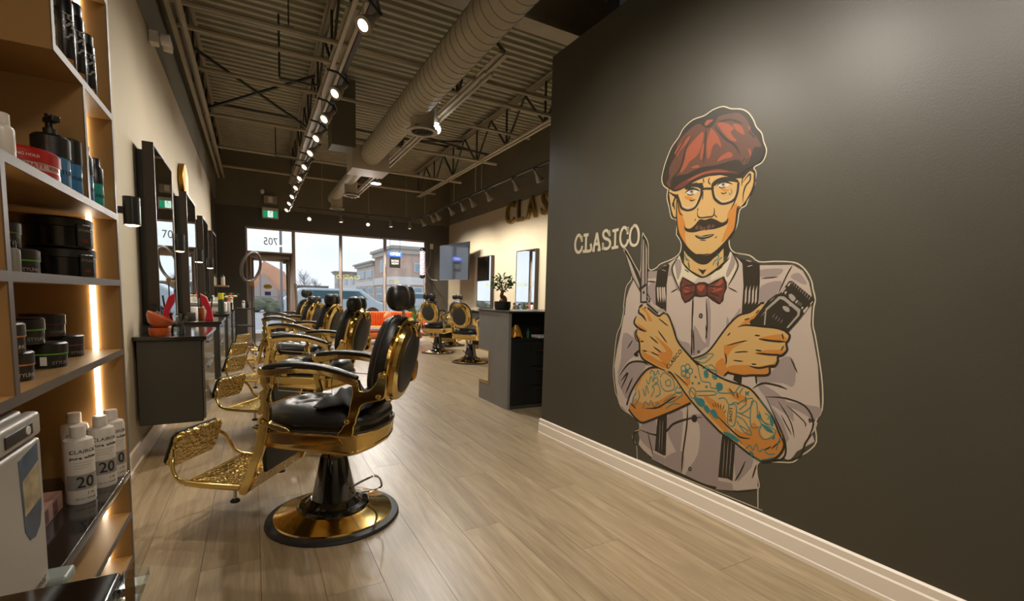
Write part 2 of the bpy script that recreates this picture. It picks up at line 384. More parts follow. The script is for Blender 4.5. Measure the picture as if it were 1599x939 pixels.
mb = MB(); mb.box(-.62, -.25, 4.2, 4.6, .05, 1.1); mb.build('riser_duct', mat('riser_paint', '#5F594A', .55), duct, bev=.006)
for yy, xx, r0, zz in ((1.82, .10, .17, -.02), (6.3, .04, .15, -.02), (8.1, .03, .15, -.02)):
    q = MB().lathe([(r0 * .85, .0 + zz), (r0 * .85, -.26 + zz), (r0 * 1.12, -.28 + zz), (r0 * 1.12, -.30 + zz), (r0 * .8, -.30 + zz), (r0 * .78, -.24 + zz), (0.001, -.24 + zz)], (xx, yy, 0), 28).build('round_outlet', ductm, duct, smooth=True)
    g = MB()
    for k in range(-4, 5): g.box(xx + k * r0 * .17 - .004, xx + k * r0 * .17 + .004, yy - r0 * .75, yy + r0 * .75, -.29 + zz, -.25 + zz)
    g.build('grille', steel_d, q)
# plain drop rods
o = empty('duct_light_rail', (2.12, 4.9, 3.52), 0, 'pair of narrow channels running along the right side of the duct', 'rail')
for s in (0, .07): MB().box(s, s + .03, -.3, 7.2, 0, .03).build('rail', steel, o)
# pendant lamps near the duct
def cool_lamp(x, y, z, flat, label):
    r = empty('ceiling_lamp', (x, y, z), 0, label, 'lamp')
    if flat:
        MB().lathe([(.10, 0), (.10, .03), (.05, .06), (.02, .06), (.02, .25)], n=24).build('housing', plast_g, r, smooth=True); MB().lathe([(.09, -.001), (.0, -.002)], n=24).build('lens', bulbm2, r)
    else:
        MB().lathe([(.035, .10), (.03, .16), (.015, .18), (.015, .36)], n=16).build('socket', plast_w, r, smooth=True); MB().ball((0, 0, .03), (.055, .055, .06)).build('bulb', bulbm2, r, smooth=True)
        MB().lathe([(.05, .36), (.05, .375)], n=20).build('canopy', plast_w, r, smooth=True)
    d = bpy.data.lights.new('lamp_glow', 'SPOT'); d.spot_size = R(158); d.spot_blend = .6; d.energy = 95; d.color = (.98, .96, .92); d.shadow_soft_size = .06; l = bpy.data.objects.new('lamp_glow', d); C.objects.link(l); l.location = (x, y, z - .09)
cool_lamp(2.07, 5.90, 3.30, False, 'bright cool bulb hanging beside the nearest round duct outlet'); cool_lamp(2.06, 9.2, 3.30, True, 'flat bright lamp under the duct box')
# ------------------------------------------------------------------ track lighting
def track(a, b, label, hang, top=3.97):
    r = empty('light_track', a, 0, label, 'light track'); a, b = Vector(a), Vector(b)
    MB().bar((0, 0, 0), b - a, .035, .03).build('rail', steel_d, r)
    for t in hang:
        p = (b - a) * t; MB().tube([p, p + Vector((0, 0, top - a.z))], .006, 5).build('hanger_rod', steel, r)
    return r
TZ = 3.32
track((.80, .2, TZ), (.80, 12.9, TZ), 'left light track carrying the long row of lit spots', [.1, .3, .5, .7, .9])
track((3.98, 5.6, TZ), (3.98, 12.9, TZ), 'right light track in front of the golden wall letters', [.03, .08, .42, .46, .62, .9])
track((1.0, 12.95, TZ), (3.85, 12.95, TZ), 'light track across the front above the shop window', [.2, .6, .95], ZD + .02)
def make_spot():
    r = empty('track_spot', (0, 0, 0), 0, 'x', 'spotlight')
    # aims along local -z ; joint at origin
    MB().lathe([(.0, .018), (.022, .018), (.024, 0), (.024, -.06), (.045, -.085), (.062, -.15), (.064, -.165), (.058, -.168)], n=20).build('lamp_shell', mat('spot_shell', '#8F8576', .35, .3), r, smooth=True)
    MB().lathe([(.058, -.160), (.03, -.172), (0, -.176)], n=20).build('bulb_face', bulbm, r, smooth=True)
    MB().tube([(0, 0, .01), (0, 0, .05), (.0, 0, .07)], .014, 8).build('bracket', plast_b, r, smooth=True)
    return r
sp = make_spot(); used = [0]
def spot(bx, by, bz, d, label, group, rail_x=None, energy=1.0):
    d = Vector(d).normalized(); j = Vector((bx, by, bz)) - d * .168
    o = sp if not used[0] else copy_tree(sp); used[0] = 1
    o['label'] = label; o['group'] = group; o.location = j; o.rotation_euler = d.to_track_quat('-Z', 'Y').to_euler()
    st = MB().tube([tuple(j - d * .06), (j.x * .5 + (rail_x[0] if rail_x else j.x) * .5, by, (j.z + TZ) / 2 + .03), (rail_x[0] if rail_x else j.x, rail_x[1] if rail_x and rail_x[1] else j.y, TZ)], .011, 6)
    inv = (Matrix.Translation(j) @ o.rotation_euler.to_matrix().to_4x4()).inverted()
    q = MB(); q.v = [tuple(inv @ Vector(v)) for v in st.v]; q.f = st.f; q.mi = st.mi; q.build('stem', plast_b, o, smooth=True)
    l = bpy.data.lights.new('spot_beam', 'SPOT'); l.energy = SPOT_W * energy; l.color = LAMP_COL; l.spot_size = R(110); l.spot_blend = .8; l.shadow_soft_size = .05
    lo = bpy.data.objects.new('spot_beam', l); C.objects.link(lo); lo.location = Vector((bx, by, bz)) + d * .015; lo.rotation_euler = d.to_track_quat('-Z', 'Y').to_euler()
names = ['nearest to the shelf unit', 'second', 'third', 'fourth', 'fifth', 'sixth', 'seventh', 'eighth', 'ninth', 'tenth', 'farthest, beside the exit sign']
ys = [3.568, 4.868, 5.625, 6.367, 7.063, 7.876, 8.70, 9.509, 10.414, 11.254, 12.168]
dirs = (-.62, -.38, -.70)
spot(.71, .9, 3.1, (.5, .25, -.8), 'lit spot on the left track above the shelf unit, closest to the camera', 'lit spots on the left track', (.80, None), 1.0)
for y in (1.75, 2.6): spot(.71, y, 3.1, (.62, -.05, -.78), 'lit spot on the left track turned to the mural wall, ' + ('second above the frame' if y < 2 else 'above the nearest barber chair'), 'lit spots on the left track', (.80, None), .75)
for i, y in enumerate(ys):
    lab = ('large lit spot at the near end of the left row' if i == 0 else 'lit spot at the far end of the left row, beside the exit sign' if i == 10 else 'lit spot on the left track, %s from the near end' % names[i])
    spot(.71, y, 3.1, dirs, lab, 'lit spots on the left track', (.80, None), .36 if i > 2 else .46)
for i, y in enumerate([12.36, 11.6, 11.2, 10.33, 9.67, 9.14, 8.37, 7.3, 6.58]):
    on = i == 7
    nm = ['at the window end', 'second from the window end', 'third from the window end', 'fourth from the window end', 'fifth from the window end', 'sixth from the window end', 'above the left edge of the golden letters', 'brightest, above the golden letters', 'nearest, next to the dark partition'][i]
    spot(4.05, y, 3.1, (.62, .05, -.78), 'pale cone spot on the right track, ' + nm, 'cone spots on the right track', (3.98, None), .95)
for i, (x, d) in enumerate(((1.28, (-.3, -.75, -.5)), (2.04, (.1, .1, -1)), (2.72, (-.2, -.7, -.6)), (3.33, (.15, .1, -1)), (3.85, (.1, .2, -1)))):
    nm = ['brightly lit round spot on the front track above the door side', 'dim cone spot on the front track above the wide window', 'brightly lit round spot on the middle of the front track', 'dim cone spot on the front track above the brick building', 'dim cone spot at the right end of the front track'][i]
    spot(x, 13.08, 3.08, d, nm, 'spots on the front track', (x if x < 3.8 else 3.8, 12.95), 1.7)
# wall unit (emergency light) at the left wall top
em = empty('emergency_light', (-.66, 5.35, 3.42), 0, 'small pale twin-head lamp unit high on the left wall', 'emergency light')
MB().box(-.085, -.02, -.05, .05, -.05, .05).build('bracket', plast_w, em, bev=.006)
for s in (-.06, .06): MB().lathe([(0.001, 0), (.045, .005), (.05, .06), (.05, .07), (.0, .08)], (0.0, s, -.02), 16, ax='x').build('lamp_head', plast_w, em, smooth=True)
# exit sign
ex = empty('exit_sign', (.43, 13.78, 3.10), 0, 'green and white running-man exit sign above the shop door', 'exit sign')
MB().box(-.19, .19, 0, .07, 0, .27).build('sign_box', mat('exit_box', '#B9B4A8', .4), ex, bev=.006)
MB().box(-.165, .165, -.004, 0, .03, .19).build('green_panel', mat('exit_green', '#16734F', .4, emit=.5), ex)
MB().box(-.06, .06, -.007, -.003, .03, .19).build('white_panel', mat('exit_white', '#C8E0D6', .4, emit=.4), ex)
rm = MB(); rm.ball((.012, -.009, .165), (.012, .002, .012), 8, 5)
for a, b in (((.01, .15), (-.005, .10)), ((-.005, .10), (.025, .075)), ((.025, .075), (.02, .045)), ((-.005, .10), (-.025, .075)), ((-.025, .075), (-.045, .07)), ((.01, .145), (.035, .12)), ((.008, .145), (-.025, .135)), ((-.025, .135), (-.03, .11))): rm.bar((a[0], -.009, a[1]), (b[0], -.009, b[1]), .010, .003)
rm.build('running_figure', mat('exit_green', '#16734F'), ex)
eb = empty('battery_box', (.44, 13.80, 3.48), 0, 'beige emergency battery box above the exit sign', 'battery box')
MB().box(-.15, .15, 0, .09, 0, .19).build('case', mat('battery_case', '#8F897C', .5), eb, bev=.01); MB().box(-.05, .05, -.006, 0, .03, .17).build('front_plate', plast_w, eb, bev=.002)
MB().ball((-.18, .02, .28), (.05, .05, .06)).build('lamp_head', plast_w, eb, smooth=True)
# ------------------------------------------------------------------ shop window and door
fr = MB()
def bar(a, b, c_, d): fr.box(a, b, YF + .02, YF + .12, c_, d)
w1 = empty('window_1', (0, 0, 0), kind='structure')
def pane(name, x0, x1, z0, z1, par):
    f = MB()
    f.box(x0, x0 + .04, YF + .03, YF + .11, z0, z1); f.box(x1 - .04, x1, YF + .03, YF + .11, z0, z1); f.box(x0 + .04, x1 - .04, YF + .03, YF + .11, z0, z0 + .05); f.box(x0 + .04, x1 - .04, YF + .03, YF + .11, z1 - .04, z1)
    fo = f.build('window_frame', alu, par, bev=.003, seg=1)
    MB().box(x0 + .04, x1 - .04, YF + .066, YF + .072, z0 + .05, z1 - .04).build('pane', glass, fo)
for i, (x0, x1) in enumerate(((.97, 2.16), (2.16, 3.38), (3.38, 4.60))):
    w = w1 if i == 0 else empty('window_%d' % (i + 1), (0, 0, 0), kind='structure')
    pane('w', x0, x1, .06, OZ1, w)
w4 = empty('window_4', (0, 0, 0), kind='structure'); pane('t', OX0, .97, 2.22, OZ1, w4)
text_mesh('address_number', '705', .27, mat('vinyl_number_grey', '#BCC1CA', .6), w4, basis((.43, YF + .062, 2.53), (-1, 0, 0), (0, 0, 1)), .001, (.85, 1), bold=.0)
dr_ = empty('door_1', (0, 0, 0), kind='structure')
f = MB(); f.box(OX0, OX0 + .09, YF + .02, YF + .12, 0, 2.22); f.box(.87, .97, YF + .02, YF + .12, 0, 2.22); f.box(OX0 + .09, .87, YF + .02, YF + .12, 2.10, 2.22); f.build('door_frame', alu, dr_, bev=.004, seg=1)
f = MB(); f.box(OX0 + .09, OX0 + .17, YF + .04, YF + .09, .01, 2.1); f.box(.78, .87, YF + .04, YF + .09, .01, 2.1); f.box(OX0 + .17, .78, YF + .04, YF + .09, 2.03, 2.1); f.box(OX0 + .17, .78, YF + .04, YF + .09, .01, .15); f.build('door_leaf', alu, dr_, bev=.003, seg=1)
MB().box(OX0 + .17, .78, YF + .062, YF + .068, .15, 2.03).build('pane', glass, dr_)
MB().box(.70, .90, YF - .03, YF + .04, 1.98, 2.05).build('door_closer', mat('closer', '#6B625A', .4), dr_, bev=.01)
ys_ = MB().lathe([(0, .0), (.10, .0), (.10, .002), (0, .003)], (0, 0, 0), 24, ax='y', sx=.62); q = ys_.build('notice_sticker', mat('notice_yellow', '#C9A728', .5), dr_, loc=(.34, YF + .055, 1.37)); q.rotation_euler = (0, 0, 0)
bt = MB().box(.27, .41, YF + .055, YF + .058, 1.14, 1.24); bt.build('blue_sticker', mat('notice_blue', '#4A4F8C', .5), dr_)
for z in (.0,): text_mesh('notice_lettering', 'NOTICE', .035, mat('notice_ink', '#4A4010', .6), dr_, basis((.34, YF + .052, 1.37), (1, 0, 0), (0, 0, 1)), .0005)

r = empty('fill_panel_light', (1.2, -1.2, 3.75), 0, 'square fill light panel added behind the camera, out of view', 'fill light')  # unseen fill panel added to brighten the near room
MB().box(-.42, .42, -.42, .42, .0, .05).build('housing', plast_w, r); MB().box(-.40, .40, -.40, .40, -.004, 0).build('diffuser', mat('fill_panel_diffuser', '#FFE9CC', .5, emit=.6), r)
for s in (-1, 1): MB().tube([(s * .3, 0, .05), (s * .3, 0, .95)], .004, 4).build('hanger_rod', steel, r)
l = bpy.data.lights.new('fill_panel_glow', 'AREA'); l.size = .8; l.energy = 22; l.color = (1, .90, .78); lo = bpy.data.objects.new('fill_panel_glow', l); C.objects.link(lo); lo.location = (1.2, -1.2, 3.74)
# ================================================================== BARBER CHAIR (faces local +x, near side = +y)
def make_chair():
    r = empty('barber_chair', (0, 0, 0), 0, 'x', 'barber chair')
    MB().lathe([(.26, 0), (.345, 0), (.35, .008), (.345, .020), (.315, .026), (.30, .026)], n=64).build('floor_ring', rubber, r, smooth=True)
    MB().lathe([(.312, .024), (.308, .034), (.27, .043), (.21, .060), (.165, .078), (.10, .085)], n=64).build('base_dome', gold, r, smooth=True)
    MB().lathe([(.185, .066), (.188, .076), (.18, .086), (.15, .092), (.135, .105), (.12, .118), (.08, .12)], n=48).build('base_collar', gloss_b, r, smooth=True, ang=25)
    MB().lathe([(.118, .112), (.114, .13), (.100, .20), (.070, .345), (.066, .352), (.045, .354), (.0, .354)], n=40).build('pedestal', gloss_b, r, smooth=True, ang=30)
    MB().lathe([(.032, .35), (.032, .46)], n=24).build('piston', chrome, r, smooth=True)
    pl_ = [(-.08, .03, .155), (-.14, .03, .20), (-.22, .03, .245), (-.24, .02, .25), (-.255, -.01, .225), (-.25, -.06, .17), (-.235, -.075, .145), (-.2, -.07, .128), (-.12, -.05, .12), (-.05, -.04, .115)]
    MB().tube(catmull(pl_, 4, False), .0055, 8).build('pump_lever', chrome, r, smooth=True)
    # seat ring (gold apron)
    def plan(sx=1, n=40):
        pts = []
        for x, y in ((.33, -.19), (.30, -.235), (.12, -.265), (-.20, -.268), (-.24, -.25), (-.29, -.16), (-.315, 0), (-.29, .16), (-.24, .25), (-.20, .268), (.12, .265), (.30, .235), (.33, .19), (.345, 0)): pts.append((x * sx, y * sx))
        return pts
    a = plan(1); top = [(x, y, .545) for x, y in a]; k = len(a)
    vs = []; levels = ((1.0, .548), (1.012, .540), (1.0, .530), (.99, .528), (.97, .475), (.985, .470), (.97, .455))
    for sc, z in levels:
        for x, y in a:
            dip = .018 * max(0, 1 - abs(x + .20) / .10) if z < .48 else 0
            vs.append((x * sc, y * sc, z - dip))
    fs = [(i * k + j, i * k + (j + 1) % k, (i + 1) * k + (j + 1) % k, (i + 1) * k + j) for i in range(len(levels) - 1) for j in range(k)]
    mb = MB(); mb.add(vs, fs); mb.f.append(tuple(range(k))); mb.mi.append(0); mb.f.append(tuple(range((len(levels) - 1) * k, len(levels) * k))); mb.mi.append(0)
    ring = mb.build('seat_apron', gold, r, bev=.003, seg=1)
    for s in (1, -1):
        mb = MB(); mb.prism([(.24, .538), (.20, .545), (-.10, .538), (-.155, .525), (-.17, .50), (-.10, .49), (.0, .487), (.14, .483), (.22, .487), (.25, .51)], lambda p, q, d: (p, s * d, q), .255, .272); mb.build('apron_panel', gold, ring, bev=.004)
    # seat cushion
    n, rings = 48, 12; vs = []; fs = []
    tufts = [(.12, .09), (.12, -.09), (-.05, .09), (-.05, -.09), (.035, 0), (.20, 0), (-.14, 0)]
    for i in range(rings + 1):
        t = i / rings
        for j in range(n):
            an = 2 * pi * j / n; c_, s_ = cos(an), sin(an)
            ex_ = 2 / 3.2; X0 = math.copysign(abs(c_) ** ex_, c_) * (.325 if c_ > 0 else .30); Y0 = math.copysign(abs(s_) ** ex_, s_) * .255
            if t < .25: q = t / .25; rr = .94 + .06 * sin(q * pi / 2); z = .548 + .045 * q
            else: q = (t - .25) / .75; rr = cos(q * pi / 2) ** .75 if q < 1 else 0; z = .593 + .078 * sin(min(1, q * 1.25) * pi / 2)
            x, y = X0 * rr, Y0 * rr
            if t >= .25:
                for tx, ty in tufts: z -= .034 * math.exp(-((x - tx) ** 2 + (y - ty) ** 2) / .0011)
                for (p, q_) in ((0, 4), (1, 4), (2, 4), (3, 4), (0, 5), (1, 5), (2, 6), (3, 6)):
                    ax_, ay = tufts[p]; bx, by = tufts[q_]; L2 = (bx - ax_) ** 2 + (by - ay) ** 2; tt = max(0, min(1, ((x - ax_) * (bx - ax_) + (y - ay) * (by - ay)) / L2)); dd = (x - ax_ - tt * (bx - ax_)) ** 2 + (y - ay - tt * (by - ay)) ** 2
                    z -= .016 * math.exp(-dd / .0003)
            vs.append((x, y, z))
    fs = [(i * n + j, i * n + (j + 1) % n, (i + 1) * n + (j + 1) % n, (i + 1) * n + j) for i in range(rings) for j in range(n)]
    mb = MB(); mb.add(vs, fs); cu = mb.build('seat_cushion', leather, r, smooth=True, sub=1)
    for tx, ty in tufts[:6]: MB().ball((tx, ty, .645), (.011, .011, .006), 10, 6).build('button', leather_p, cu, smooth=True)
    mb = MB(); mb.tube([(x * .985, y * .985, .553) for x, y in catmull(a, 3)], .006, 6, closed=True); mb.build('piping', leather_p, cu, smooth=True)
    # backrest, local frame leaning back
    tl = R(12); ux, uz = -sin(tl), cos(tl)
    def bf(a_, b_, d): return (-.322 + ux * b_ + d * cos(tl), a_, .70 + uz * b_ + d * sin(tl))   # a: width, b: height, d: towards front
    def oval(w, h, cy, n=36, ex=2.5): return [(math.copysign(abs(cos(t)) ** (2 / ex), cos(t)) * w * (1 - .10 * max(0, sin(t)) ), cy + math.copysign(abs(sin(t)) ** (2 / ex), sin(t)) * h) for t in [2 * pi * i / n for i in range(n)]]
    def slab(layers, name, m_, par, **kw):
        mb = MB(); n_ = len(layers[0][0]); vs = []
        for ol, d in layers: vs += [bf(x, y, d) for x, y in ol]
        fs = [(i * n_ + j, i * n_ + (j + 1) % n_, (i + 1) * n_ + (j + 1) % n_, (i + 1) * n_ + j) for i in range(len(layers) - 1) for j in range(n_)] + [tuple(range(n_))[::-1], tuple(range((len(layers) - 1) * n_, len(layers) * n_))]
        mb.add(vs, fs); return mb.build(name, m_, par, **kw)
    bc = slab([(oval(.182, .205, .205), -.01), (oval(.198, .222, .205), .02), (oval(.201, .222, .205), .06), (oval(.19, .21, .205), .088), (oval(.15, .16, .205), .10)], 'back_cushion', leather, r, smooth=True, ang=80)
    for bx, by in ((0, .13), (0, .28), (.08, .205), (-.08, .205)): MB().ball(bf(bx, by, .101), (.006, .011, .011), 10, 6).build('button', leather_p, bc, smooth=True)
    bsn = MB(); bsn.tube([bf(x, y, .055) for x, y in oval(.2025, .2235, .205)], .004, 5, closed=True); bsn.build('seam_piping', leather_p, bc, smooth=True)
    sh = slab([(oval(.193, .212, .205), .012), (oval(.208, .228, .205), .004), (oval(.208, .228, .205), -.012), (oval(.194, .213, .205), -.020), (oval(.199, .218, .205), -.030), (oval(.194, .213, .205), -.048), (oval(.165, .18, .205), -.056)], 'back_shell', gold, r, smooth=True, ang=25)
    slab([(oval(.145, .170, .20, ex=2.1), -.05), (oval(.145, .170, .20, ex=2.1), -.060), (oval(.136, .160, .20, ex=2.1), -.066), (oval(.08, .08, .20, ex=2.1), -.070)], 'back_panel', leather_p, sh, smooth=True, ang=50)
    crest = MB()
    for s in (1, -1): crest.tube([bf(s * .085, .405, -.052), bf(s * .045, .40, -.062), bf(s * .018, .372, -.068), bf(0, .345, -.07)], [.005, .009, .008, .005], 8)
    crest.ball(bf(0, .395, -.058), (.016, .028, .018), 12, 8); crest.build('crest', gold, sh, smooth=True)
    # headrest
    MB().tube([(-.395, 0, 1.07), (-.392, 0, 1.12), (-.385, 0, 1.19)], .0075, 10).build('headrest_rod', chrome, r, smooth=True)
    hr = MB().box(-.405, -.375, -.03, .03, 1.185, 1.235).build('headrest_bracket', plast_b, r, bev=.006)
    for s in (1, -1):
        mb = MB(); mb.X = Matrix.Translation((-.385, s * .076, 1.225)) @ Matrix.Rotation(s * R(-18), 4, 'Z'); mb.ball((0, 0, 0), (.046, .074, .069), 24, 14, .85); o_ = mb.build('headrest_pad', leather, r, smooth=True)
    # arms and side frames
    for s in (1, -1):
        Y = lambda d: s * d
        pad_p = [(.225, .868), (.17, .880), (.06, .889), (-.06, .883), (-.16, .862), (-.245, .835)]
        mb = MB(); vs = []; pp = catmull(pad_p, 4, False)
        for i, (x, z) in enumerate(pp):
            t = i / (len(pp) - 1); w = .019 + .010 * sin(pi * min(1, t * 1.05)) ; h = .013 if 0 < i < len(pp) - 1 else .008
            for q in range(12):
                an = 2 * pi * q / 12; vs.append((x, Y(.27) + w * math.copysign(abs(cos(an)) ** .7, cos(an)), z + h * math.copysign(abs(sin(an)) ** .8, sin(an))))
        kk = len(pp); mb.add(vs, [(i * 12 + j, i * 12 + (j + 1) % 12, (i + 1) * 12 + (j + 1) % 12, (i + 1) * 12 + j) for i in range(kk - 1) for j in range(12)] + [tuple(range(12)), tuple(range((kk - 1) * 12, kk * 12))])
        mb.build('armrest_pad', leather, r, smooth=True)
        def side(name, pts, w, bev=.005, cat=2, off=.27, m_=gold):
            mb = MB(); p2 = catmull(pts, cat) if cat else pts; mb.prism(p2, lambda a_, b_, d: (a_, d, b_), Y(off) - w / 2, Y(off) + w / 2); return mb.build(name, m_, r, bev=bev)
        side('arm_frame', [(.245, .872), (.215, .862), (.06, .876), (-.08, .870), (-.20, .842), (-.255, .820), (-.245, .795), (-.20, .805), (-.10, .838), (.02, .848), (.12, .842), (.18, .826), (.24, .830), (.25, .85)], .034)
        side('front_post', [(.205, .835), (.235, .835), (.238, .79), (.222, .765), (.245, .745), (.235, .71), (.226, .66), (.232, .63), (.258, .610), (.250, .585), (.258, .57), (.255, .545), (.29, .42), (.335, .30), (.365, .238), (.345, .218), (.315, .238), (.265, .37), (.225, .48), (.208, .56), (.203, .58), (.198, .61), (.195, .66), (.208, .71), (.200, .745), (.192, .765), (.205, .79)], .030, cat=2)
        mb = MB(); mb.prism(catmull([(.25, .60), (.235, .618), (.215, .612), (.18, .592), (.14, .585), (.10, .572), (.09, .558), (.12, .552), (.16, .56), (.20, .575), (.235, .582)], 2), lambda a_, b_, d: (a_, Y(d), b_), .255, .292); br = mb.build('front_bracket', gold, r, bev=.004)
        MB().lathe([(.0, .0), (.017, .0), (.017, .006), (.009, .012), (0, .012)] if s > 0 else [(.0, .0), (.017, .0), (.017, -.006), (.009, -.012), (0, -.012)], (.232, Y(.290), .60), 16, ax='y').build('rosette', gold, br, smooth=True)
        rb = side('rear_bracket', [(-.215, .825), (-.250, .825), (-.258, .79), (-.262, .772), (-.29, .772), (-.315, .785), (-.345, .825), (-.352, .862), (-.378, .868), (-.395, .84), (-.388, .77), (-.375, .735), (-.33, .722), (-.285, .710), (-.262, .690), (-.252, .655), (-.243, .635), (-.240, .61), (-.228, .59), (-.222, .545), (-.145, .545), (-.165, .575), (-.180, .60), (-.198, .615), (-.196, .635), (-.205, .66), (-.212, .70), (-.222, .74), (-.224, .78)], .028, cat=2)
        for px_, pz in ((-.197, .619), (-.371, .852), (-.355, .748)):
            MB().lathe([(0, 0), (.013, 0), (.013, .004), (.007, .008), (0, .008)] if s > 0 else [(0, 0), (.013, 0), (.013, -.004), (.007, -.008), (0, -.008)], (px_, Y(.284), pz), 14, ax='y').build('rosette', gold, rb, smooth=True)
        MB().tube([(.133, Y(.275), .845), (.135, Y(.30), .82), (.137, Y(.30), .765), (-.132, Y(.30), .755), (-.130, Y(.30), .815), (-.13, Y(.275), .845)], .0028, 6).build('towel_wire', chrome, r, smooth=False)
        # footrest side rail + flap arm
        mb = MB(); mb.tube([(.385, Y(.235), .235), (.60, Y(.235), .238), (.68, Y(.235), .245)], .016, 10); mb.build('foot_rail', gold, r, smooth=True)
        mb = MB(); mb.tube(catmull([(.66, Y(.225), .244), (.70, Y(.235), .248), (.735, Y(.232), .27), (.758, Y(.225), .32), (.77, Y(.205), .365), (.79, Y(.180), .395)], 4, False), .011, 10); mb.build('flap_arm', gold, r, smooth=True)
        fg = MB().lathe([(.009, .165), (.009, .235)], (.43, Y(.215), 0), 12).build('foot_glide', chrome, r, smooth=True)
        MB().lathe([(.0, .150), (.022, .150), (.024, .158), (.014, .168), (.0, .168)], (.43, Y(.215), 0), 16).build('glide_pad', rubber, fg, smooth=True)
    # footrest plate
    fp = MB().box(.36, .67, -.225, .225, .232, .246).build('foot_plate', gold_h, r, bev=.003)
    rim = MB(); rim.tube([(.355, -.235, .244), (.675, -.235, .244), (.675, .235, .244), (.355, .235, .244)], .008, 6, closed=True); rim.build('plate_rim', gold, fp, smooth=True)
    mb = MB(); mb.add([(.345, -.24, .225), (.345, .24, .225), (.30, .24, .315), (.30, -.24, .315), (.335, -.24, .220), (.335, .24, .220), (.285, .24, .315), (.285, -.24, .315)], [(0, 1, 2, 3), (7, 6, 5, 4), (0, 4, 5, 1), (3, 2, 6, 7), (0, 3, 7, 4), (1, 5, 6, 2)]); mb.build('heel_plate', gold_h, r, bev=.002)
    mb = MB(); mb.add([(.285, -.20, .31), (.285, .20, .31), (.30, .20, .47), (.30, -.20, .47), (.265, -.20, .31), (.265, .20, .31), (.27, .20, .47), (.27, -.20, .47)], [(0, 1, 2, 3), (7, 6, 5, 4), (0, 4, 5, 1), (3, 2, 6, 7), (0, 3, 7, 4), (1, 5, 6, 2)]); mb.build('calf_panel', leather, r, bev=.006)
    # flap (tilted, gold hammered side facing the seat, padded black outside)
    Mx = Matrix.Translation((.80, 0, .385)) @ Matrix.Rotation(R(-20), 4, 'Y')
    ol = [(-.175, -.075), (-.15, -.10), (.15, -.10), (.175, -.075), (.175, .075), (.15, .10), (-.15, .10), (-.175, .075)]
    mb = MB(); mb.X = Mx; mb.prism(ol, lambda a_, b_, d: (d, a_, b_), -.012, .014); fl = mb.build('foot_flap', gold_h, r, bev=.006)
    mb = MB(); mb.X = Mx; mb.prism(ol, lambda a_, b_, d: (d, a_, b_), .015, .034); mb.build('flap_pad', leather, fl, bev=.010)
    return r
ch = make_chair()
g1 = 'barber chairs in the left row'
th = math.atan2(.54, -.842)
ch['label'] = 'black and gold barber chair nearest the camera, with footrest out'; ch['group'] = g1; ch.location = (.374, 2.70, 0); ch.rotation_euler = (0, 0, th)
hz = 0
LEFT = [(.468, 4.42, 'second gold barber chair from the camera in the left row'), (.478, 5.95, 'third gold barber chair from the camera in the left row'), (.46, 7.50, 'fourth gold barber chair from the camera in the left row'), (.50, 9.10, 'farthest gold barber chair of the left row, by the shop door')]
for i, (x, y, lab) in enumerate(LEFT):
    c = copy_tree(ch, lab, (x, y, 0), th - (.02, .0, .03, .0)[i])
    for q in c.children:                                       # headrests of these chairs sit lower
        if q.name.startswith('headrest'): q.location.z = (-.075, -.06, -.10, 0)[i]
g2 = 'barber chairs facing the right wall'
RT_ = [(3.60, 8.19, math.atan2(.55, .80), 'gold barber chair with its oval back to the room, beside the grey desk'), (3.53, 9.82, math.atan2(.60, .70), 'gold barber chair with its oval back to the room, left one nearer the sofa'), (4.40, 11.25, math.atan2(-.5, -.5), 'gold barber chair half hidden behind the others by the television')]
for x, y, a, lab in RT_:
    c = copy_tree(ch, lab, (x, y, 0), a); c['group'] = g2
    for q in list(c.children):
        if q.name.startswith('headrest') and y < 9: bpy.data.objects.remove(q)
# black cape crumpled on the first chair's seat
random.seed(3)
def crumple(name, base, rx, ry, h, m_, seed, res=26):
    rnd = random.Random(seed); ph = [(rnd.uniform(4, 14), rnd.uniform(4, 14), rnd.uniform(0, 6)) for _ in range(5)]; vs = []; fs = []
    for i in range(res):
        for j in range(res):
            u, v = i / (res - 1) * 2 - 1, j / (res - 1) * 2 - 1; d = max(abs(u), abs(v)) * .5 + .5 * math.hypot(u, v) / 1.2
            f_ = sum(sin(a_ * u + b_ * v + c_) for a_, b_, c_ in ph) / 5; z = h * max(0, 1 - d ** 2.2) * (.75 + .5 * f_) + .006 + .008 * abs(f_)
            vs.append((u * rx * (1 + .1 * sin(5 * v + seed)), v * ry * (1 + .1 * sin(4 * u + seed)), z))
    fs = [(i * res + j, (i + 1) * res + j, (i + 1) * res + j + 1, i * res + j + 1) for i in range(res - 1) for j in range(res - 1)]
    mb = MB(); mb.add(vs, fs); o = mb.build(name, m_, smooth=True, ang=120); so = o.modifiers.new('s', 'SOLIDIFY'); so.thickness = .004; return o
clothm = mat('black_cape_cloth', '#191918', .8)
cp = crumple('hair_cape', None, .13, .20, .085, clothm, 5); F_ = Vector((-.842, .54, 0)); L_ = Vector((-.54, -.842, 0))
cp.location = Vector((.374, 2.70, .665)) + F_ * -.13 + L_ * .03; cp.rotation_euler = (0, 0, th); tag(cp, 'crumpled black cape on the seat of the nearest chair', 'cape')
cp = crumple('hair_cape', None, .12, .15, .09, clothm, 9); cp.location = (.52, 4.36, .665); cp.rotation_euler = (0, 0, th); tag(cp, 'crumpled black cape on the seat of the second chair', 'cape')
cp = crumple('hair_cape', None, .10, .14, .07, clothm, 12); cp.location = (3.30, 9.6, 1.09); tag(cp, 'black cape heaped on top of a chair back near the sofa', 'cape')
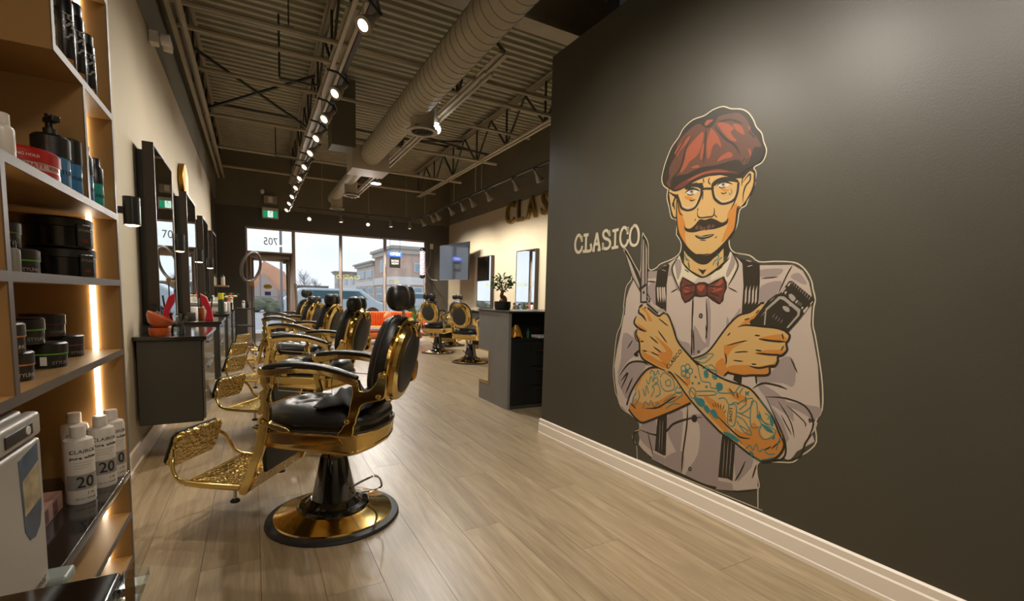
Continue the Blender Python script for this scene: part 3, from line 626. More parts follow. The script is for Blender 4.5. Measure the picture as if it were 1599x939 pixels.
# ================================================================== LEFT WALL STATIONS
ORD = ['nearest', 'second', 'third', 'farthest']
def station(i, y0, label_c, label_t):
    r = empty('floating_cabinet', (XL, y0, .26), 0, label_c, 'cabinet', 'floating cabinets under the left mirrors')
    MB().box(.022, .405, 0, 1.0, 0, .61).build('body', cabinet_b, r, bev=.003, seg=1)
    for k, (a, b) in enumerate(((.02, .40), (.41, .60))):
        d = MB().box(.407, .422, .01, .985, a, b).build('drawer_front', mat('cabinet_front', '#5A5952', .22, coat=.3), r, bev=.002, seg=1)
        MB().box(.422, .432, .3, .7, b - .035, b - .022).build('handle', plast_b, d, bev=.002, seg=1)
    t = MB().box(XL + .001, XL + .44, y0 - .015, y0 + 1.015, .872, .90).build('countertop', stone, bev=.004); tag(t, label_t, 'countertop', 'granite tops on the left cabinets')
    return r
CY = [4.15, 6.08, 8.05, 10.0]
for i, y in enumerate(CY):
    station(i, y, ['large dark floating cabinet nearest the shelf unit, its side facing the camera', 'second dark floating cabinet along the left wall', 'third dark floating cabinet along the left wall', 'farthest dark floating cabinet along the left wall'][i], ['glossy black countertop on the nearest left cabinet', 'glossy black countertop under the red brush holder, second in line', 'glossy black countertop third in line along the left wall', 'farthest glossy black countertop along the left wall'][i])
MY = [4.50, 6.50, 8.45, 10.4]
for i, y in enumerate(MY):
    r = empty('wall_mirror', (XL + .02, y, .93), 0, ['tall dark-framed mirror nearest the shelf unit on the left wall', 'second tall dark-framed mirror on the left wall, below the gold disc', 'third tall dark-framed mirror on the left wall', 'farthest tall dark-framed mirror on the left wall'][i], 'mirror', 'tall mirrors on the left wall')
    w, h = .92, 1.40
    MB().box(-.018, .03, .06, w - .06, .05, h - .05).build('wall_spacer', plast_b, r)
    f = MB(); f.box(.03, .10, 0, .02, 0, h); f.box(.03, .10, w - .02, w, 0, h); f.box(.03, .10, .02, w - .02, 0, .02); f.box(.03, .10, .02, w - .02, h - .02, h); f.box(.03, .04, .02, w - .02, .02, h - .02); f.build('frame', frame_d, r)
    MB().box(.092, .096, .02, w - .02, .02, h - .02).build('glass', mirror, r)
for i, y in enumerate((3.62, 5.75, 7.72, 9.65)):
    r = empty('wall_sconce', (XL, y, 1.70), 0, ['black cylinder sconce with a lit lower end, next to the shelf unit', 'black cylinder sconce between the first two left mirrors', 'black cylinder sconce between the second and third left mirrors', 'farthest black cylinder sconce on the left wall'][i], 'sconce', 'black cylinder sconces')
    MB().box(0, .02, -.04, .04, -.06, .06).build('wall_plate', plast_b, r, bev=.003, seg=1)
    MB().box(.02, .09, -.018, .018, -.02, .02).build('arm', plast_b, r, bev=.003, seg=1)
    s = MB().lathe([(.036, -.085), (.042, -.085), (.042, .08), (.036, .08), (.036, .07), (0, .07)], (.125, 0, 0), 28).build('shade', plast_b, r, smooth=True)
    MB().lathe([(.036, -.085), (.02, -.092), (0, -.094)], (.125, 0, 0), 20).build('lens', mat('sconce_lens', '#FFD79A', .5, emit=8), r)
    l = bpy.data.lights.new('sconce_beam', 'SPOT'); l.energy = 9; l.color = (1, .74, .45); l.spot_size = R(95); l.spot_blend = .9; l.shadow_soft_size = .03; lo = bpy.data.objects.new('sconce_beam', l); C.objects.link(lo); lo.location = (XL + .125, y, 1.60)
# gold disc on the wall
g = MB().lathe([(0, 0), (.19, 0), (.20, .01), (.20, .05), (.19, .058), (.15, .05), (0, .045)], (0, 0, 0), 48, ax='x').build('gold_wall_disc', mat('brushed_gold', '#B88A3A', .28, 1), smooth=True, loc=(XL, 7.15, 2.56)); g.scale = (1, 1.25, 1.0); tag(g, 'round brushed gold disc high on the left wall above the mirrors', 'wall decor')
wp = empty('wood_wall_panel', (XL, 12.1, .9), 0, 'narrow pale wooden panel with a small shelf of bottles at the far end of the left wall', 'panel')
MB().box(-.01, .03, 0, .42, 0, 1.35).build('board', mat('pale_wood', '#A98662', .5, var=.1), wp); MB().box(.03, .28, -.1, .45, .42, .45).build('shelf', mat('pale_wood', '#A98662', .5), wp, bev=.003, seg=1)
def bottle(name, loc, r_, h, mb_, mc, label, neck=.4, cap=.18, cat='bottle', group=None, nz=20, pump=False, rz=0):
    o = empty(name, loc, rz, label, cat, group)
    MB().lathe([(0, 0), (r_ * .9, 0), (r_, .004), (r_, h * (1 - cap) * .86), (r_ * .92, h * (1 - cap) * .93), (r_ * neck, h * (1 - cap)), (0, h * (1 - cap))], n=nz).build('body', mb_, o, smooth=True)
    c0 = h * (1 - cap) - .001
    MB().lathe([(r_ * neck * 1.15, c0), (r_ * neck * 1.15, h * .985), (r_ * neck, h), (0, h)] if not pump else [(r_ * neck * 1.1, c0), (r_ * neck * 1.1, c0 + h * cap * .4), (r_ * .15, c0 + h * cap * .45), (r_ * .15, h * .97), (0, h * .97)], n=nz).build('cap', mc, o, smooth=True)
    if pump: MB().box(-r_ * .9, r_ * .25, -r_ * .2, r_ * .2, h * .95, h).build('nozzle', mc, o, bev=.002, seg=1)
    return o
for k, (yy, zz, c_) in enumerate(((12.08, .0, '#C0B8A8'), (12.2, 0, '#D8D0C0'), (12.33, 0, '#8A5A3A'))):
    bottle('bottle', (XL + .18, yy, 1.351), .035, .20 + .05 * (k == 1), mat('far_bottle%d' % k, c_, .3), plast_b, ['beige bottle at the left of the small wall shelf', 'tall off-white bottle in the middle of the small wall shelf', 'brown bottle at the right of the small wall shelf'][k], group=None)
# clutter on countertops ------------------------------------------------
CT = .90
ob = empty('ceramic_bowl', (-.60, 4.22, CT), 0, 'orange ceramic bowl set on the nearest black countertop', 'bowl')
clay = mat('orange_ceramic', '#B4521F', .35, coat=.3)
MB().lathe([(0, 0), (.055, 0), (.062, .01), (.066, .06), (.055, .062), (.05, .02), (0, .015)], n=32).build('base', clay, ob, smooth=True)
q = MB(); q.X = Matrix.Translation((0, .0, .115)) @ Matrix.Rotation(R(28), 4, 'Y'); q.lathe([(.0, -.055), (.05, -.045), (.085, 0), (.09, .03), (.085, .03), (.045, -.03), (0, -.04)], n=36); q.build('tilted_bowl', clay, ob, smooth=True)
gv = empty('glass_vase', (-.50, 4.30, CT), 0, 'clear fluted glass vase beside the orange bowl', 'vase'); MB().lathe([(.04, 0), (.045, .02), (.035, .10), (.055, .16), (.053, .16), (.033, .10), (.042, .02), (0, .01)], n=24).build('vessel', bottle_glass, gv, smooth=True)
def cyl_thing(name, loc, r_, h, m_, label, cat, group=None):
    o = MB().lathe([(0, 0), (r_ * .95, 0), (r_, .004), (r_, h - .006), (r_ * .92, h), (0, h)], n=20).build(name, m_, smooth=True, loc=loc); return tag(o, label, cat, group)
bottle('spray_bottle', (-.66, 4.48, CT), .035, .23, mat('grey_metal_bottle', '#7A7670', .25, .8), plast_b, 'grey metal spray bottle behind the orange bowl', pump=True, cap=.25)
bottle('spray_bottle', (-.66, 4.62, CT), .03, .25, plast_b, plast_b, 'black spray bottle close to the nearest left mirror', pump=True, cap=.25)
# second counter
rb_ = empty('brush_holder', (-.45, 6.35, CT), 0, 'bright red angular brush holder on the second countertop', 'brush holder')
rp_ = mat('bright_red_plastic', '#C21F33', .3)
q = MB(); q.prism([(-.03, 0), (.05, 0), (.035, .12), (-.01, .26), (-.07, .30), (-.06, .20), (-.01, .10)], XZ, -.04, .04); q.build('stand', rp_, rb_, bev=.004)
for k in range(3): MB().tube([(.02, -.02 + k * .02, .05), (.045, -.03 + k * .03, .27)], .006, 6).build('brush_handle', plast_b, rb_)
bottle('bottle', (-.53, 6.52, CT), .03, .18, mat('amber_bottle', '#8A4A1A', .2), plast_b, 'amber bottle behind the red brush holder')
bottle('bottle', (-.50, 6.72, CT), .03, .20, plast_w, plast_w, 'white bottle right of the red brush holder')
cyl_thing('tissue_tub', (-.62, 6.62, CT), .05, .14, plast_w, 'white tub beside the second mirror', 'tub')
cyl_thing('jar', (-.60, 6.25, CT), .04, .09, leather_p, 'low black jar at the near corner of the second countertop', 'jar')
# third counter
bottle('bottle', (-.42, 8.25, CT), .04, .30, mat('dark_green_bottle', '#23332C', .25), mat('yellow_cap', '#C9BE20', .4), 'dark bottle with a bright yellow cap on the third countertop', cap=.3, neck=.8)
st_ = empty('sterilizer_box', (-.48, 8.55, CT), 0, 'small white steriliser box on the third countertop', 'steriliser'); MB().box(-.16, .12, -.12, .12, .01, .16).build('housing', plast_w, st_, bev=.02); MB().box(-.12, .08, -.126, -.12, .09, .12).build('drawer_line', plast_g, st_); MB().tube([(-.12, -.13, .13), (-.1, -.15, .135), (.06, -.15, .135), (.08, -.13, .13)], .006, 6).build('handle', chrome, st_, smooth=True)
cyl_thing('cream_jar', (-.48, 8.55, CT + .161), .045, .07, plast_w, 'white jar standing on top of the steriliser box', 'jar')
bottle('bottle', (-.68, 8.5, CT), .04, .28, plast_w, plast_w, 'tall white bottle behind the steriliser box')
for k, (x, y) in enumerate(((-.36, 8.95), (-.46, 8.98), (-.56, 8.92))): bottle('bottle', (x, y, CT), .032, .20 + .03 * k, mat('pale_bottle', '#C9BFAE', .3), plast_w if k else mat('red_cap', '#B8282A', .4), ['pale bottle with a red cap at the front of the third countertop', 'pale bottle in the middle of the trio on the third countertop', 'tallest pale bottle of the trio near the third mirror'][k])
fl_ = empty('flower_bunch', (-.38, 10.15, CT), 0, 'bunch of cream flowers in a dark cup on the farthest countertop', 'flowers')
MB().lathe([(0, 0), (.04, 0), (.05, .12), (.045, .12), (.0, .10)], n=16).build('cup', plast_b, fl_, smooth=True)
for k in range(9):
    a = k * 2.4; rr_ = .02 + .01 * k
    f = MB(); f.ball((rr_ * cos(a), rr_ * sin(a), .20 + .02 * (k % 3)), (.03, .03, .02), 10, 6); f.build('bloom', mat('cream_petals', '#D8B67E', .6), fl_, smooth=True)
bottle('bottle', (-.37, 10.4, CT), .035, .30, plast_w, mat('red_cap', '#B8282A', .4), 'white bottle with a red cap on the farthest countertop', cap=.25)
def leafy(o, c, n, r_, m_, size=.07, seed=1, flat=.6, name='leaf', upright=False, L=None):
    rnd = random.Random(seed); base = None
    for i in range(n):
        if base is None:
            q = MB(); s = size
            q.add([(0, 0, 0), (s * .22, -s * .18, .006), (s * .55, -s * .24, .012), (s * .85, -s * .12, .006), (s, 0, -.004), (s * .85, s * .12, .006), (s * .55, s * .24, .012), (s * .22, s * .18, .006), (s * .5, 0, 0)], [(0, 1, 8), (1, 2, 8), (2, 3, 8), (3, 4, 8), (4, 5, 8), (5, 6, 8), (6, 7, 8), (7, 0, 8)])
            base = q.build(name, m_, o, smooth=True); lf = base
        else: lf = base.copy(); C.objects.link(lf)
        t = rnd.random(); a = rnd.uniform(0, 2 * pi); ph = math.acos(rnd.uniform(-1, 1)); rr = r_ * rnd.uniform(.45, 1)
        d = Vector((sin(ph) * cos(a), sin(ph) * sin(a), cos(ph) * flat))
        lf.location = Vector(c) + d * rr; lf.rotation_euler = Euler((rnd.uniform(-.6, .6), rnd.uniform(-1.0, .4), a)); k_ = rnd.uniform(.7, 1.2); lf.scale = (k_, k_, k_)
pl2 = empty('potted_plant', (-.44, 10.75, CT), 0, 'leafy green potted plant at the far end of the left countertops', 'plant'); MB().lathe([(0, 0), (.05, 0), (.065, .11), (.055, .11), (0, .1)], n=18).build('pot', potm, pl2, smooth=True); leafy(pl2, (0, 0, .2), 60, .14, leafm, .09, 4)
# dark tall black cabinet edge by the ring light, ring light on stand
rl = empty('ring_light', (-.02, 9.85, 0), 0, 'ring light on a thin stand near the shop door', 'ring light')
q = MB(); q.X = Matrix.Translation((0, 0, 1.675)) @ Matrix.Rotation(R(52), 4, 'Z') @ Matrix.Rotation(R(14), 4, 'X'); q.tube([(.235 * cos(a * pi / 20), 0, .27 * sin(a * pi / 20)) for a in range(40)], .024, 10, closed=True); q.build('ring', mat('ring_light_grey', '#554D43', .4), rl, smooth=True)
MB().tube([(0, 0, .02), (0, 0, 1.41)], .010, 8).build('stand_pole', plast_b, rl, smooth=True); MB().box(-.03, .03, -.02, .02, 1.34, 1.42).build('clamp', gold_s, rl, bev=.004)
for k in range(3): MB().tube([(0, 0, .30), (.28 * cos(k * 2.1), .28 * sin(k * 2.1), .012)], .008, 6).build('leg', plast_b, rl, smooth=True)
tr_ = empty('tool_trolley', (-.15, 11.45, 0), 0, 'narrow dark trolley at the end of the left cabinets', 'trolley')
for z in (.1, .5, .86): MB().box(-.17, .17, -.22, .22, z, z + .025).build('tray', cabinet_b, tr_, bev=.003, seg=1)
for sx in (-1, 1):
    for sy in (-1, 1): MB().box(sx * .16 - .012, sx * .16 + .012, sy * .21 - .012, sy * .21 + .012, 0, .9).build('leg', mat('dark_steel_leg', '#4A4A4C', .3, .6), tr_)
for k in range(4): bottle('bottle', (-.15 + .07 * (k % 2) - .03, 11.3 + .1 * k, .886), .028, .13 + .03 * (k % 3), [plast_w, plast_b, mat('pale_bottle', '#C9BFAE', .3), plast_g][k], plast_b, ['white bottle at the near end of the narrow dark trolley', 'black bottle second on the narrow dark trolley', 'pale bottle third on the narrow dark trolley', 'grey bottle at the far end of the narrow dark trolley'][k])

# ================================================================== RETAIL SHELF UNIT (left foreground)
su = empty('shelf_unit', (0, 0, 0), 0, 'tall lit wooden shelf unit with LED strips at the left edge, closest to the camera', 'shelf unit')
SX0, SX1, SY0, SY1 = XL + .0, -.42, -.25, 2.17
def board(nm, x0, x1, y0, y1, z0, z1, m_=None, **k):
    o = MB().box(x0, x1, y0, y1, z0, z1).build(nm, m_ or shelf_w, su, **k); return o
def edge(par, y0, y1, z0, z1):
    return MB().box(SX1 - .0005, SX1 + .002, y0, y1, z0, z1).build('edge_band', shelf_e, par)
board('back_panel', SX0, SX0 + .012, SY0, SY1, .06, 2.9)
o = board('end_panel', SX0, SX1, SY1, SY1 + .02, 0, 2.9); MB().box(SX1, SX1 + .002, SY1, SY1 + .02, 0, 2.9).build('edge_band', shelf_e, o)
MB().box(SX0, SX1, SY1 + .02, SY1 + .022, 0, 2.9).build('outer_face', mat('shelf_outer_dark', '#3A2A2C', .5), o)
SH = [(2.62, SY0, SY1), (2.22, SY0, SY1), (1.84, 1.62, SY1), (1.50, SY0, SY1), (1.268, SY0, SY1), (1.02, SY0, SY1), (.405, SY0, SY1), (.235, SY0, SY1), (.07, SY0, SY1)]
for z, a, b in SH:
    o = board('shelf', SX0 + .012, SX1, a, b, z - .021, z); edge(o, a, b, z - .021, z)
o = board('stone_shelf', SX0 + .012, SX1 + .004, SY0, SY1, .54, .57, stone, bev=.003, seg=1)
for y, z0, z1, m_ in ((1.62, 1.84, 2.9, shelf_w), (1.85, 1.50, 1.819, shelf_w), (1.285, 1.02, 1.479, shelf_w), (.55, 1.02, 1.479, shelf_w), (1.12, 1.50, 2.2, shelf_w)):
    if z1 > 1.479 and z0 == 1.02:
        pass
    for a_, b_ in ([(z0, z1)] if z0 != 1.02 else [(1.02, 1.247), (1.268, 1.479)]):
        o = board('divider', SX0 + .012, SX1, y, y + .02, a_, b_); edge(o, y, y + .02, a_, b_)
bays = [(1.84, 2.2), (1.50, 1.819), (1.268, 1.479), (1.02, 1.247), (.57, .999), (.405, .54), (.235, .384), (.07, .214)]
for z0, z1 in bays:
    MB().box(-.50, -.486, SY1 - .008, SY1 - .0005, z0 + .001, z1 - .001).build('led_strip', led, su)
    yn = {1.84: 1.64, 1.50: 1.305, 1.268: 1.305, 1.02: 1.305}.get(z0, .9)
    if z0 in (1.268, 1.02): MB().box(-.50, -.486, yn + .0005, yn + .006, z0 + .001, z1 - .001).build('led_strip', led, su)
    if z0 == 1.50: MB().box(-.62, -.606, 1.844, 1.8495, z0 + .001, z1 - .001)
for y, z0, z1 in ((1.1405, 1.50, 1.819), (.572, 1.268, 1.479), (.572, 1.02, 1.247), (1.278, 1.268, 1.479), (1.278, 1.02, 1.247)):
    yy = y if y < 1.2 else y
    MB().box(-.50, -.486, yy, yy + .006, z0 + .001, z1 - .001).build('led_strip', led, su)
# products ---------------------------------------------------------------
ink = mat('print_black', '#1A1A1A', .6); inkw = mat('print_silver', '#96938C', .4)
def arc_label(par, name, txt, R0, z, size, m_, face, c=(0, 0), font_scale=(1, 1), bold=0):
    """text wrapped round a vertical cylinder; face = angle looking outward"""
    o = text_mesh(name, txt, size, m_, par, Matrix.Identity(4), .0003, font_scale, bold=bold)
    for v in o.data.vertices:
        a = face + v.co.x / R0; rr = R0 + .0006 + v.co.z
        v.co = Vector((c[0] + rr * cos(a), c[1] + rr * sin(a), z + v.co.y))
    return o
def arc_band(par, name, R0, z0, z1, a0, a1, m_, c=(0, 0), n=14):
    q = MB(); vs = []; rr = R0 + .0004
    for i in range(n + 1):
        a = a0 + (a1 - a0) * i / n; vs += [(c[0] + rr * cos(a), c[1] + rr * sin(a), z0), (c[0] + rr * cos(a), c[1] + rr * sin(a), z1)]
    q.add(vs, [(2 * i, 2 * i + 2, 2 * i + 3, 2 * i + 1) for i in range(n)]); return q.build(name, m_, par, smooth=True)
wb = mat('white_bottle_plastic', '#D6CFC4', .3)
def developer(x, y, num, label, face=-.9, h=.24, r_=.037):
    o = empty('developer_bottle', (x, y, .57), 0, label, 'bottle', 'white developer bottles on the stone shelf')
    MB().lathe([(0, 0), (r_ * .93, 0), (r_, .006), (r_, h * .78), (r_ * .93, h * .83), (r_ * .5, h * .855), (r_ * .42, h * .86), (0, h * .86)], n=32).build('body', wb, o, smooth=True)
    MB().lathe([(r_ * .52, h * .858), (r_ * .52, h * .985), (r_ * .48, h), (0, h)], n=24).build('cap', wb, o, smooth=True)
    arc_label(o, 'brand_lettering', 'CLAIROL', r_, h * .69, .016, ink, face, font_scale=(1.1, 1)); arc_label(o, 'product_lettering', 'pure white', r_, h * .61, .013, ink, face, font_scale=(1.25, 1), bold=.0002)
    for k in range(3): arc_band(o, 'fine_print', r_, h * (.545 - .035 * k), h * (.55 - .035 * k), face - .7, face + .7 - .25 * k, mat('fine_print_grey', '#8A867E', .6))
    arc_band(o, 'grey_band', r_, h * .19, h * .39, face - 1.3, face + 1.3, mat('label_grey_band', '#8F8B86', .5))
    t_ = arc_label(o, 'number_lettering', num, r_ + .0008, h * .285, .05, ink, face, font_scale=(.9, 1), bold=.0004)
    arc_label(o, 'volume_lettering', '473 mL / 16 fl. oz.', r_, h * .07, .007, ink, face); arc_label(o, 'mark_lettering', 'i ••', r_, h * .135, .014, ink, face + .35)
    return o
developer(-.487, 1.90, '20', 'front white developer bottle with a large black number 20', -1.0)
developer(-.462, 2.03, '20', 'white developer bottle right behind the front one, its number half hidden', -1.0)
developer(-.452, 2.118, '10', 'white developer bottle with number 10, nearest the end panel', -1.0)
developer(-.548, 2.11, '10', 'white developer bottle at the back, only its shoulder and cap in sight', -1.0)
bx = MB().box(-.05, .05, -.16, .14, 0, .055).build('product_box', mat('pink_carton', '#A98278', .5, var=.1), bev=.002, seg=1, loc=(-.57, 1.72, .57)); tag(bx, 'flat dusty pink carton lying behind the towel warmer on the stone shelf', 'box')
for k in range(4): MB().box(.0501, .0506, -.15 + .07 * k, -.115 + .07 * k, .006, .045).build('side_print', mat('pink_print_dark', '#6A4A4A', .5), bx)
# towel warmer
tw = empty('towel_warmer', (0, 0, 0), 0, 'light grey towel warmer cabinet with a sticker, on the stone shelf at the lower left', 'towel warmer')
twm = mat('towel_warmer_grey', '#A9A59B', .3, var=.03, vs=4)
MB().box(-.72, -.425, .93, 1.335, .585, .985).build('body', twm, tw, bev=.012)
MB().box(-.425, -.40, .935, 1.33, .60, .925).build('door', twm, tw, bev=.008)
q = MB().box(-.425, -.398, .935, 1.33, .93, .98).build('handle_bar', twm, tw, bev=.008); MB().box(-.398, -.3955, 1.16, 1.28, .943, .966).build('badge', plast_b, q, bev=.001, seg=1); 
q = MB(); q.lathe([(0, 0), (.009, 0), (.008, .002), (0, .002)], (-.3955, 1.255, .955), 16, ax='x'); q.build('switch', plast_w, tw)
ol = [(1.215, .905), (1.305, .918), (1.308, .78), (1.295, .745), (1.27, .73), (1.245, .735), (1.225, .76)]
q = MB(); q.prism(catmull(ol, 1), lambda a, b, d: (d, a, b), -.3998, -.3990); s_ = q.build('sticker', mat('sticker_blue', '#44566A', .4, var=.4, vs=14), tw); q = MB(); q.prism([(1.225, .86), (1.304, .88), (1.306, .80), (1.228, .79)], lambda a, b, d: (d, a, b), -.3990, -.3986); q.build('sticker_print', mat('sticker_tan', '#A99A78', .4, var=.4, vs=30), s_)
text_mesh('door_lettering', 'UV Towel Warmer', .03, mat('warmer_ink', '#6A625A', .5), tw, basis((-.3994, 1.19, .625), (0, 1, 0), (0, 0, 1)), .0003)
MB().box(-.72, -.375, 1.336, 1.40, .572, .60).build('drip_tray', mat('tray_grey', '#8E9690', .35), tw, bev=.008)
# pomade jars on the 1.02 shelf
jb = mat('pomade_black', '#1D1B19', .35, spec=.6); 
def pomade(x, y, z, col, label, r_=.046, h=.068, face=-.8, word='STYLING'):
    o = empty('pomade_jar', (x, y, z), 0, label, 'jar', 'black pomade jars with coloured rings')
    MB().lathe([(0, 0), (r_ * .93, 0), (r_ * .96, .003), (r_ * .96, h * .55), (0, h * .55)], n=36).build('jar_body', jb, o, smooth=True)
    MB().lathe([(r_, h * .58), (r_, h * .94), (r_ * .9, h), (0, h)], n=36).build('lid', jb, o, smooth=True)
    MB().lathe([(r_ * .97, h * .525), (r_ * 1.0, h * .53), (r_ * 1.0, h * .575), (r_ * .97, h * .58)], n=36).build('colour_ring', mat('ring_' + col, {'green': '#5EA82A', 'orange': '#A86A28', 'purple': '#7A2F66'}[col], .4, emit=.0), o, smooth=True)
    arc_band(o, 'barcode_label', r_ * .96, h * .12, h * .46, face - .75, face - .45, def_white); arc_label(o, 'jar_lettering', word, r_ * .96, h * .2, .012, inkw, face + .30)
    return o
pomade(-.500, 1.50, 1.02, 'orange', 'lower orange-ringed pomade jar at the front left of the lit middle shelf'); pomade(-.500, 1.46, 1.0885, 'orange', 'upper orange-ringed pomade jar stacked at the left')
pomade(-.50, 1.73, 1.02, 'green', 'lower green-ringed pomade jar in the middle of the shelf'); pomade(-.53, 1.68, 1.0885, 'green', 'upper green-ringed pomade jar stacked in the middle')
pomade(-.525, 1.98, 1.02, 'purple', 'lower purple-ringed pomade jar at the right of the shelf'); pomade(-.56, 1.93, 1.0885, 'purple', 'upper purple-ringed pomade jar stacked at the right', .052)
# 1.268 shelf
SZ = 1.268
def tub(x, y, z, label):
    o = empty('cream_tub', (x, y, z), 0, label, 'tub', 'big black tubs with clip labels')
    MB().lathe([(0, 0), (.078, 0), (.082, .004), (.082, .06), (0, .06)], n=44).build('tub_body', mat('tub_black', '#12120F', .22, coat=.3), o, smooth=True)
    MB().lathe([(.084, .062), (.084, .085), (.078, .09), (0, .09)], n=44).build('lid', jb, o, smooth=True)
    q = MB().box(-.022, .022, -.005, .004, .004, .072).build('clip_label', mat('clip_black', '#1A1A18', .3, spec=.7), o, bev=.004); q.location = (.083 * cos(-.55), .083 * sin(-.55), 0); q.rotation_euler = (0, 0, -.55 + pi / 2)
    text_mesh('clip_lettering', 'STYLING', .011, inkw, q, basis((0, -.0058, .053), (1, 0, 0), (0, 0, 1)), .0002); text_mesh('clip_lettering', 'GEL', .012, redp, q, basis((0, -.0058, .022), (1, 0, 0), (0, 0, 1)), .0002)
    return o
tub(-.525, 1.99, SZ, 'lower big black tub with clip label on the eye-level shelf'); tub(-.525, 1.975, SZ + .0905, 'upper big black tub with clip label, under the LED strip')
pomade(-.545, 1.71, SZ, 'green', 'lower green-ringed jar on the eye-level shelf beside the big tubs', .052, .066, face=-.9); pomade(-.56, 1.67, SZ + .067, 'green', 'upper green-ringed jar on the eye-level shelf', .046, .064, face=-.9)
bg_ = empty('foil_pouch', (-.52, 1.42, SZ), .3, 'tall glossy blue-black foil pouch at the left of the eye-level shelf', 'pouch')
q = MB(); vs = []
for i in range(9):
    t = i / 8; w_ = .050 - .006 * t; d_ = .028 * sin(pi * (t * .85 + .12)) + .002
    for j in range(12):
        a = 2 * pi * j / 12; vs.append((w_ * cos(a) + .002 * sin(9 * t + j), d_ * sin(a), .195 * t))
q.add(vs, [(i * 12 + j, i * 12 + (j + 1) % 12, (i + 1) * 12 + (j + 1) % 12, (i + 1) * 12 + j) for i in range(8) for j in range(12)] + [tuple(range(12)), tuple(range(96, 108))]); q.build('pouch_body', mat('foil_blue_black', '#262A3C', .18, .6, var=.5, vs=12, bump=.3, bs=25), bg_, smooth=True)
bottle('vial', (-.50, 1.575, SZ), .012, .075, plast_g, plast_b, 'tiny grey vial between the foil pouch and the jars')
# 1.50 shelf
pb = empty('pump_bottle', (-.470, 1.755, 1.50), -.9, 'blue bottle with a big black pump top on the upper shelf', 'bottle')
MB().lathe([(0, 0), (.036, 0), (.038, .004), (.038, .085), (0, .085)], n=28).build('body', bluep, pb, smooth=True)
MB().lathe([(.040, .085), (.040, .135), (.034, .142), (.014, .145), (.014, .160), (0, .160)], n=28).build('collar', jb, pb, smooth=True); MB().tube([(0, 0, .155), (0, 0, .198)], .009, 12).build('pump_stem', jb, pb, smooth=True); MB().box(-.012, .035, -.010, .010, .175, .190).build('nozzle', jb, pb, bev=.003)
arc_label(pb, 'bottle_lettering', 'TEXTURE', .038, .045, .018, ink, .2)
ba = empty('pump_bottle', (-.447, 1.822, 1.50), -.9, 'blue bottle with a black cap squeezed right behind the pump bottle', 'bottle'); MB().lathe([(0, 0), (.022, 0), (.024, .004), (.024, .085), (0, .085)], n=24).build('body', bluep, ba, smooth=True); MB().lathe([(.025, .085), (.025, .15), (.018, .155), (0, .155)], n=24).build('collar', jb, ba, smooth=True); arc_label(ba, 'bottle_lettering', 'XPHASE', .024, .045, .014, ink, .2)
rt = empty('wax_tub', (-.497, 1.63, 1.50), 0, 'low round red and white tub at the front of the upper shelf', 'tub')
MB().lathe([(0, 0), (.068, 0), (.072, .004), (.074, .04), (0, .04)], n=40).build('tub_body', mat('tub_pinkwhite', '#C9A69A', .35), rt, smooth=True); MB().lathe([(.076, .036), (.076, .062), (.068, .070), (0, .072)], n=40).build('lid', mat('tub_red', '#B01F1A', .3, coat=.3), rt, smooth=True)
arc_band(rt, 'red_band', .0735, .004, .018, -2.2, .6, mat('tub_red', '#B01F1A')); arc_label(rt, 'lid_lettering', 'STRONG HOLD', .076, .049, .009, def_white, -1.2); arc_label(rt, 'body_lettering', 'MATT  WAX', .0735, .027, .014, mat('tub_red', '#B01F1A'), -.6)
for k, (x, y, l) in enumerate(((-.475, 1.375, 'taller white bottle at the far left of the upper shelf'), (-.465, 1.445, 'white bottle next to the red and white tub'))): bottle('bottle', (x, y, 1.50), .021, .115 - .01 * k, wb, wb, l, cap=.22, neck=.6)
for k, (y, mt_, l, hh) in enumerate(((1.975, bluep, 'slim blue bottle with a black top in the narrow bay', .175), (2.09, tealp, 'slim teal bottle with a black top, nearest the end panel', .165))):
    b = empty('slim_bottle', (-.455, y, 1.50), 0, l, 'bottle'); MB().lathe([(0, 0), (.020, 0), (.022, .004), (.022, hh * .5), (0, hh * .5)], n=24).build('body', mt_, b, smooth=True)
    MB().lathe([(.023, hh * .5), (.023, hh * .8), (.016, hh * .86), (.016, hh), (0, hh)], n=24).build('cap', jb, b, smooth=True); arc_label(b, 'bottle_lettering', 'SPRAY', .022, hh * .25, .016, ink, -.6)
# 1.84 shelf: three spray cans
for k, (y, h, l) in enumerate(((1.85, .24, 'black spray can at the left of the top shelf trio'), (1.95, .24, 'black spray can in the middle of the top shelf trio'), (2.055, .20, 'shorter black spray can at the right of the top shelf trio'))):
    o = empty('spray_can', (-.455, y, 1.84), 0, l, 'can', 'black spray cans on the top shelf'); MB().lathe([(0, 0), (.024, 0), (.026, .004), (.026, h * .8), (.022, h * .84), (0, h * .84)], n=28).build('can_body', mat('can_black', '#151413', .25, coat=.3), o, smooth=True); MB().lathe([(.022, h * .84), (.022, h * .98), (.018, h), (0, h)], n=24).build('cap', jb, o, smooth=True)
    t_ = text_mesh('can_lettering', 'NISH', .035, inkw, o, Matrix.Rotation(pi / 2, 4, 'Z'), .0003, bold=.001)
    for v in t_.data.vertices:
        a = -.75 + v.co.x / .026; rr = .0266 + v.co.z; v.co = Vector((rr * cos(a), rr * sin(a), h * .52 + v.co.y))
    arc_band(o, 'print_spot', .026, h * .08, h * .16, -1.1, -.5, mat('can_gold_print', '#9A6A1E', .4))
tc_ = empty('glass_display_front', (-.425, 1.66, 1.84), 0, 'narrow clear acrylic display front beside the spray cans', 'display'); MB().box(-.003, .003, 0, .04, 0, .5).build('panel', bottle_glass, tc_)
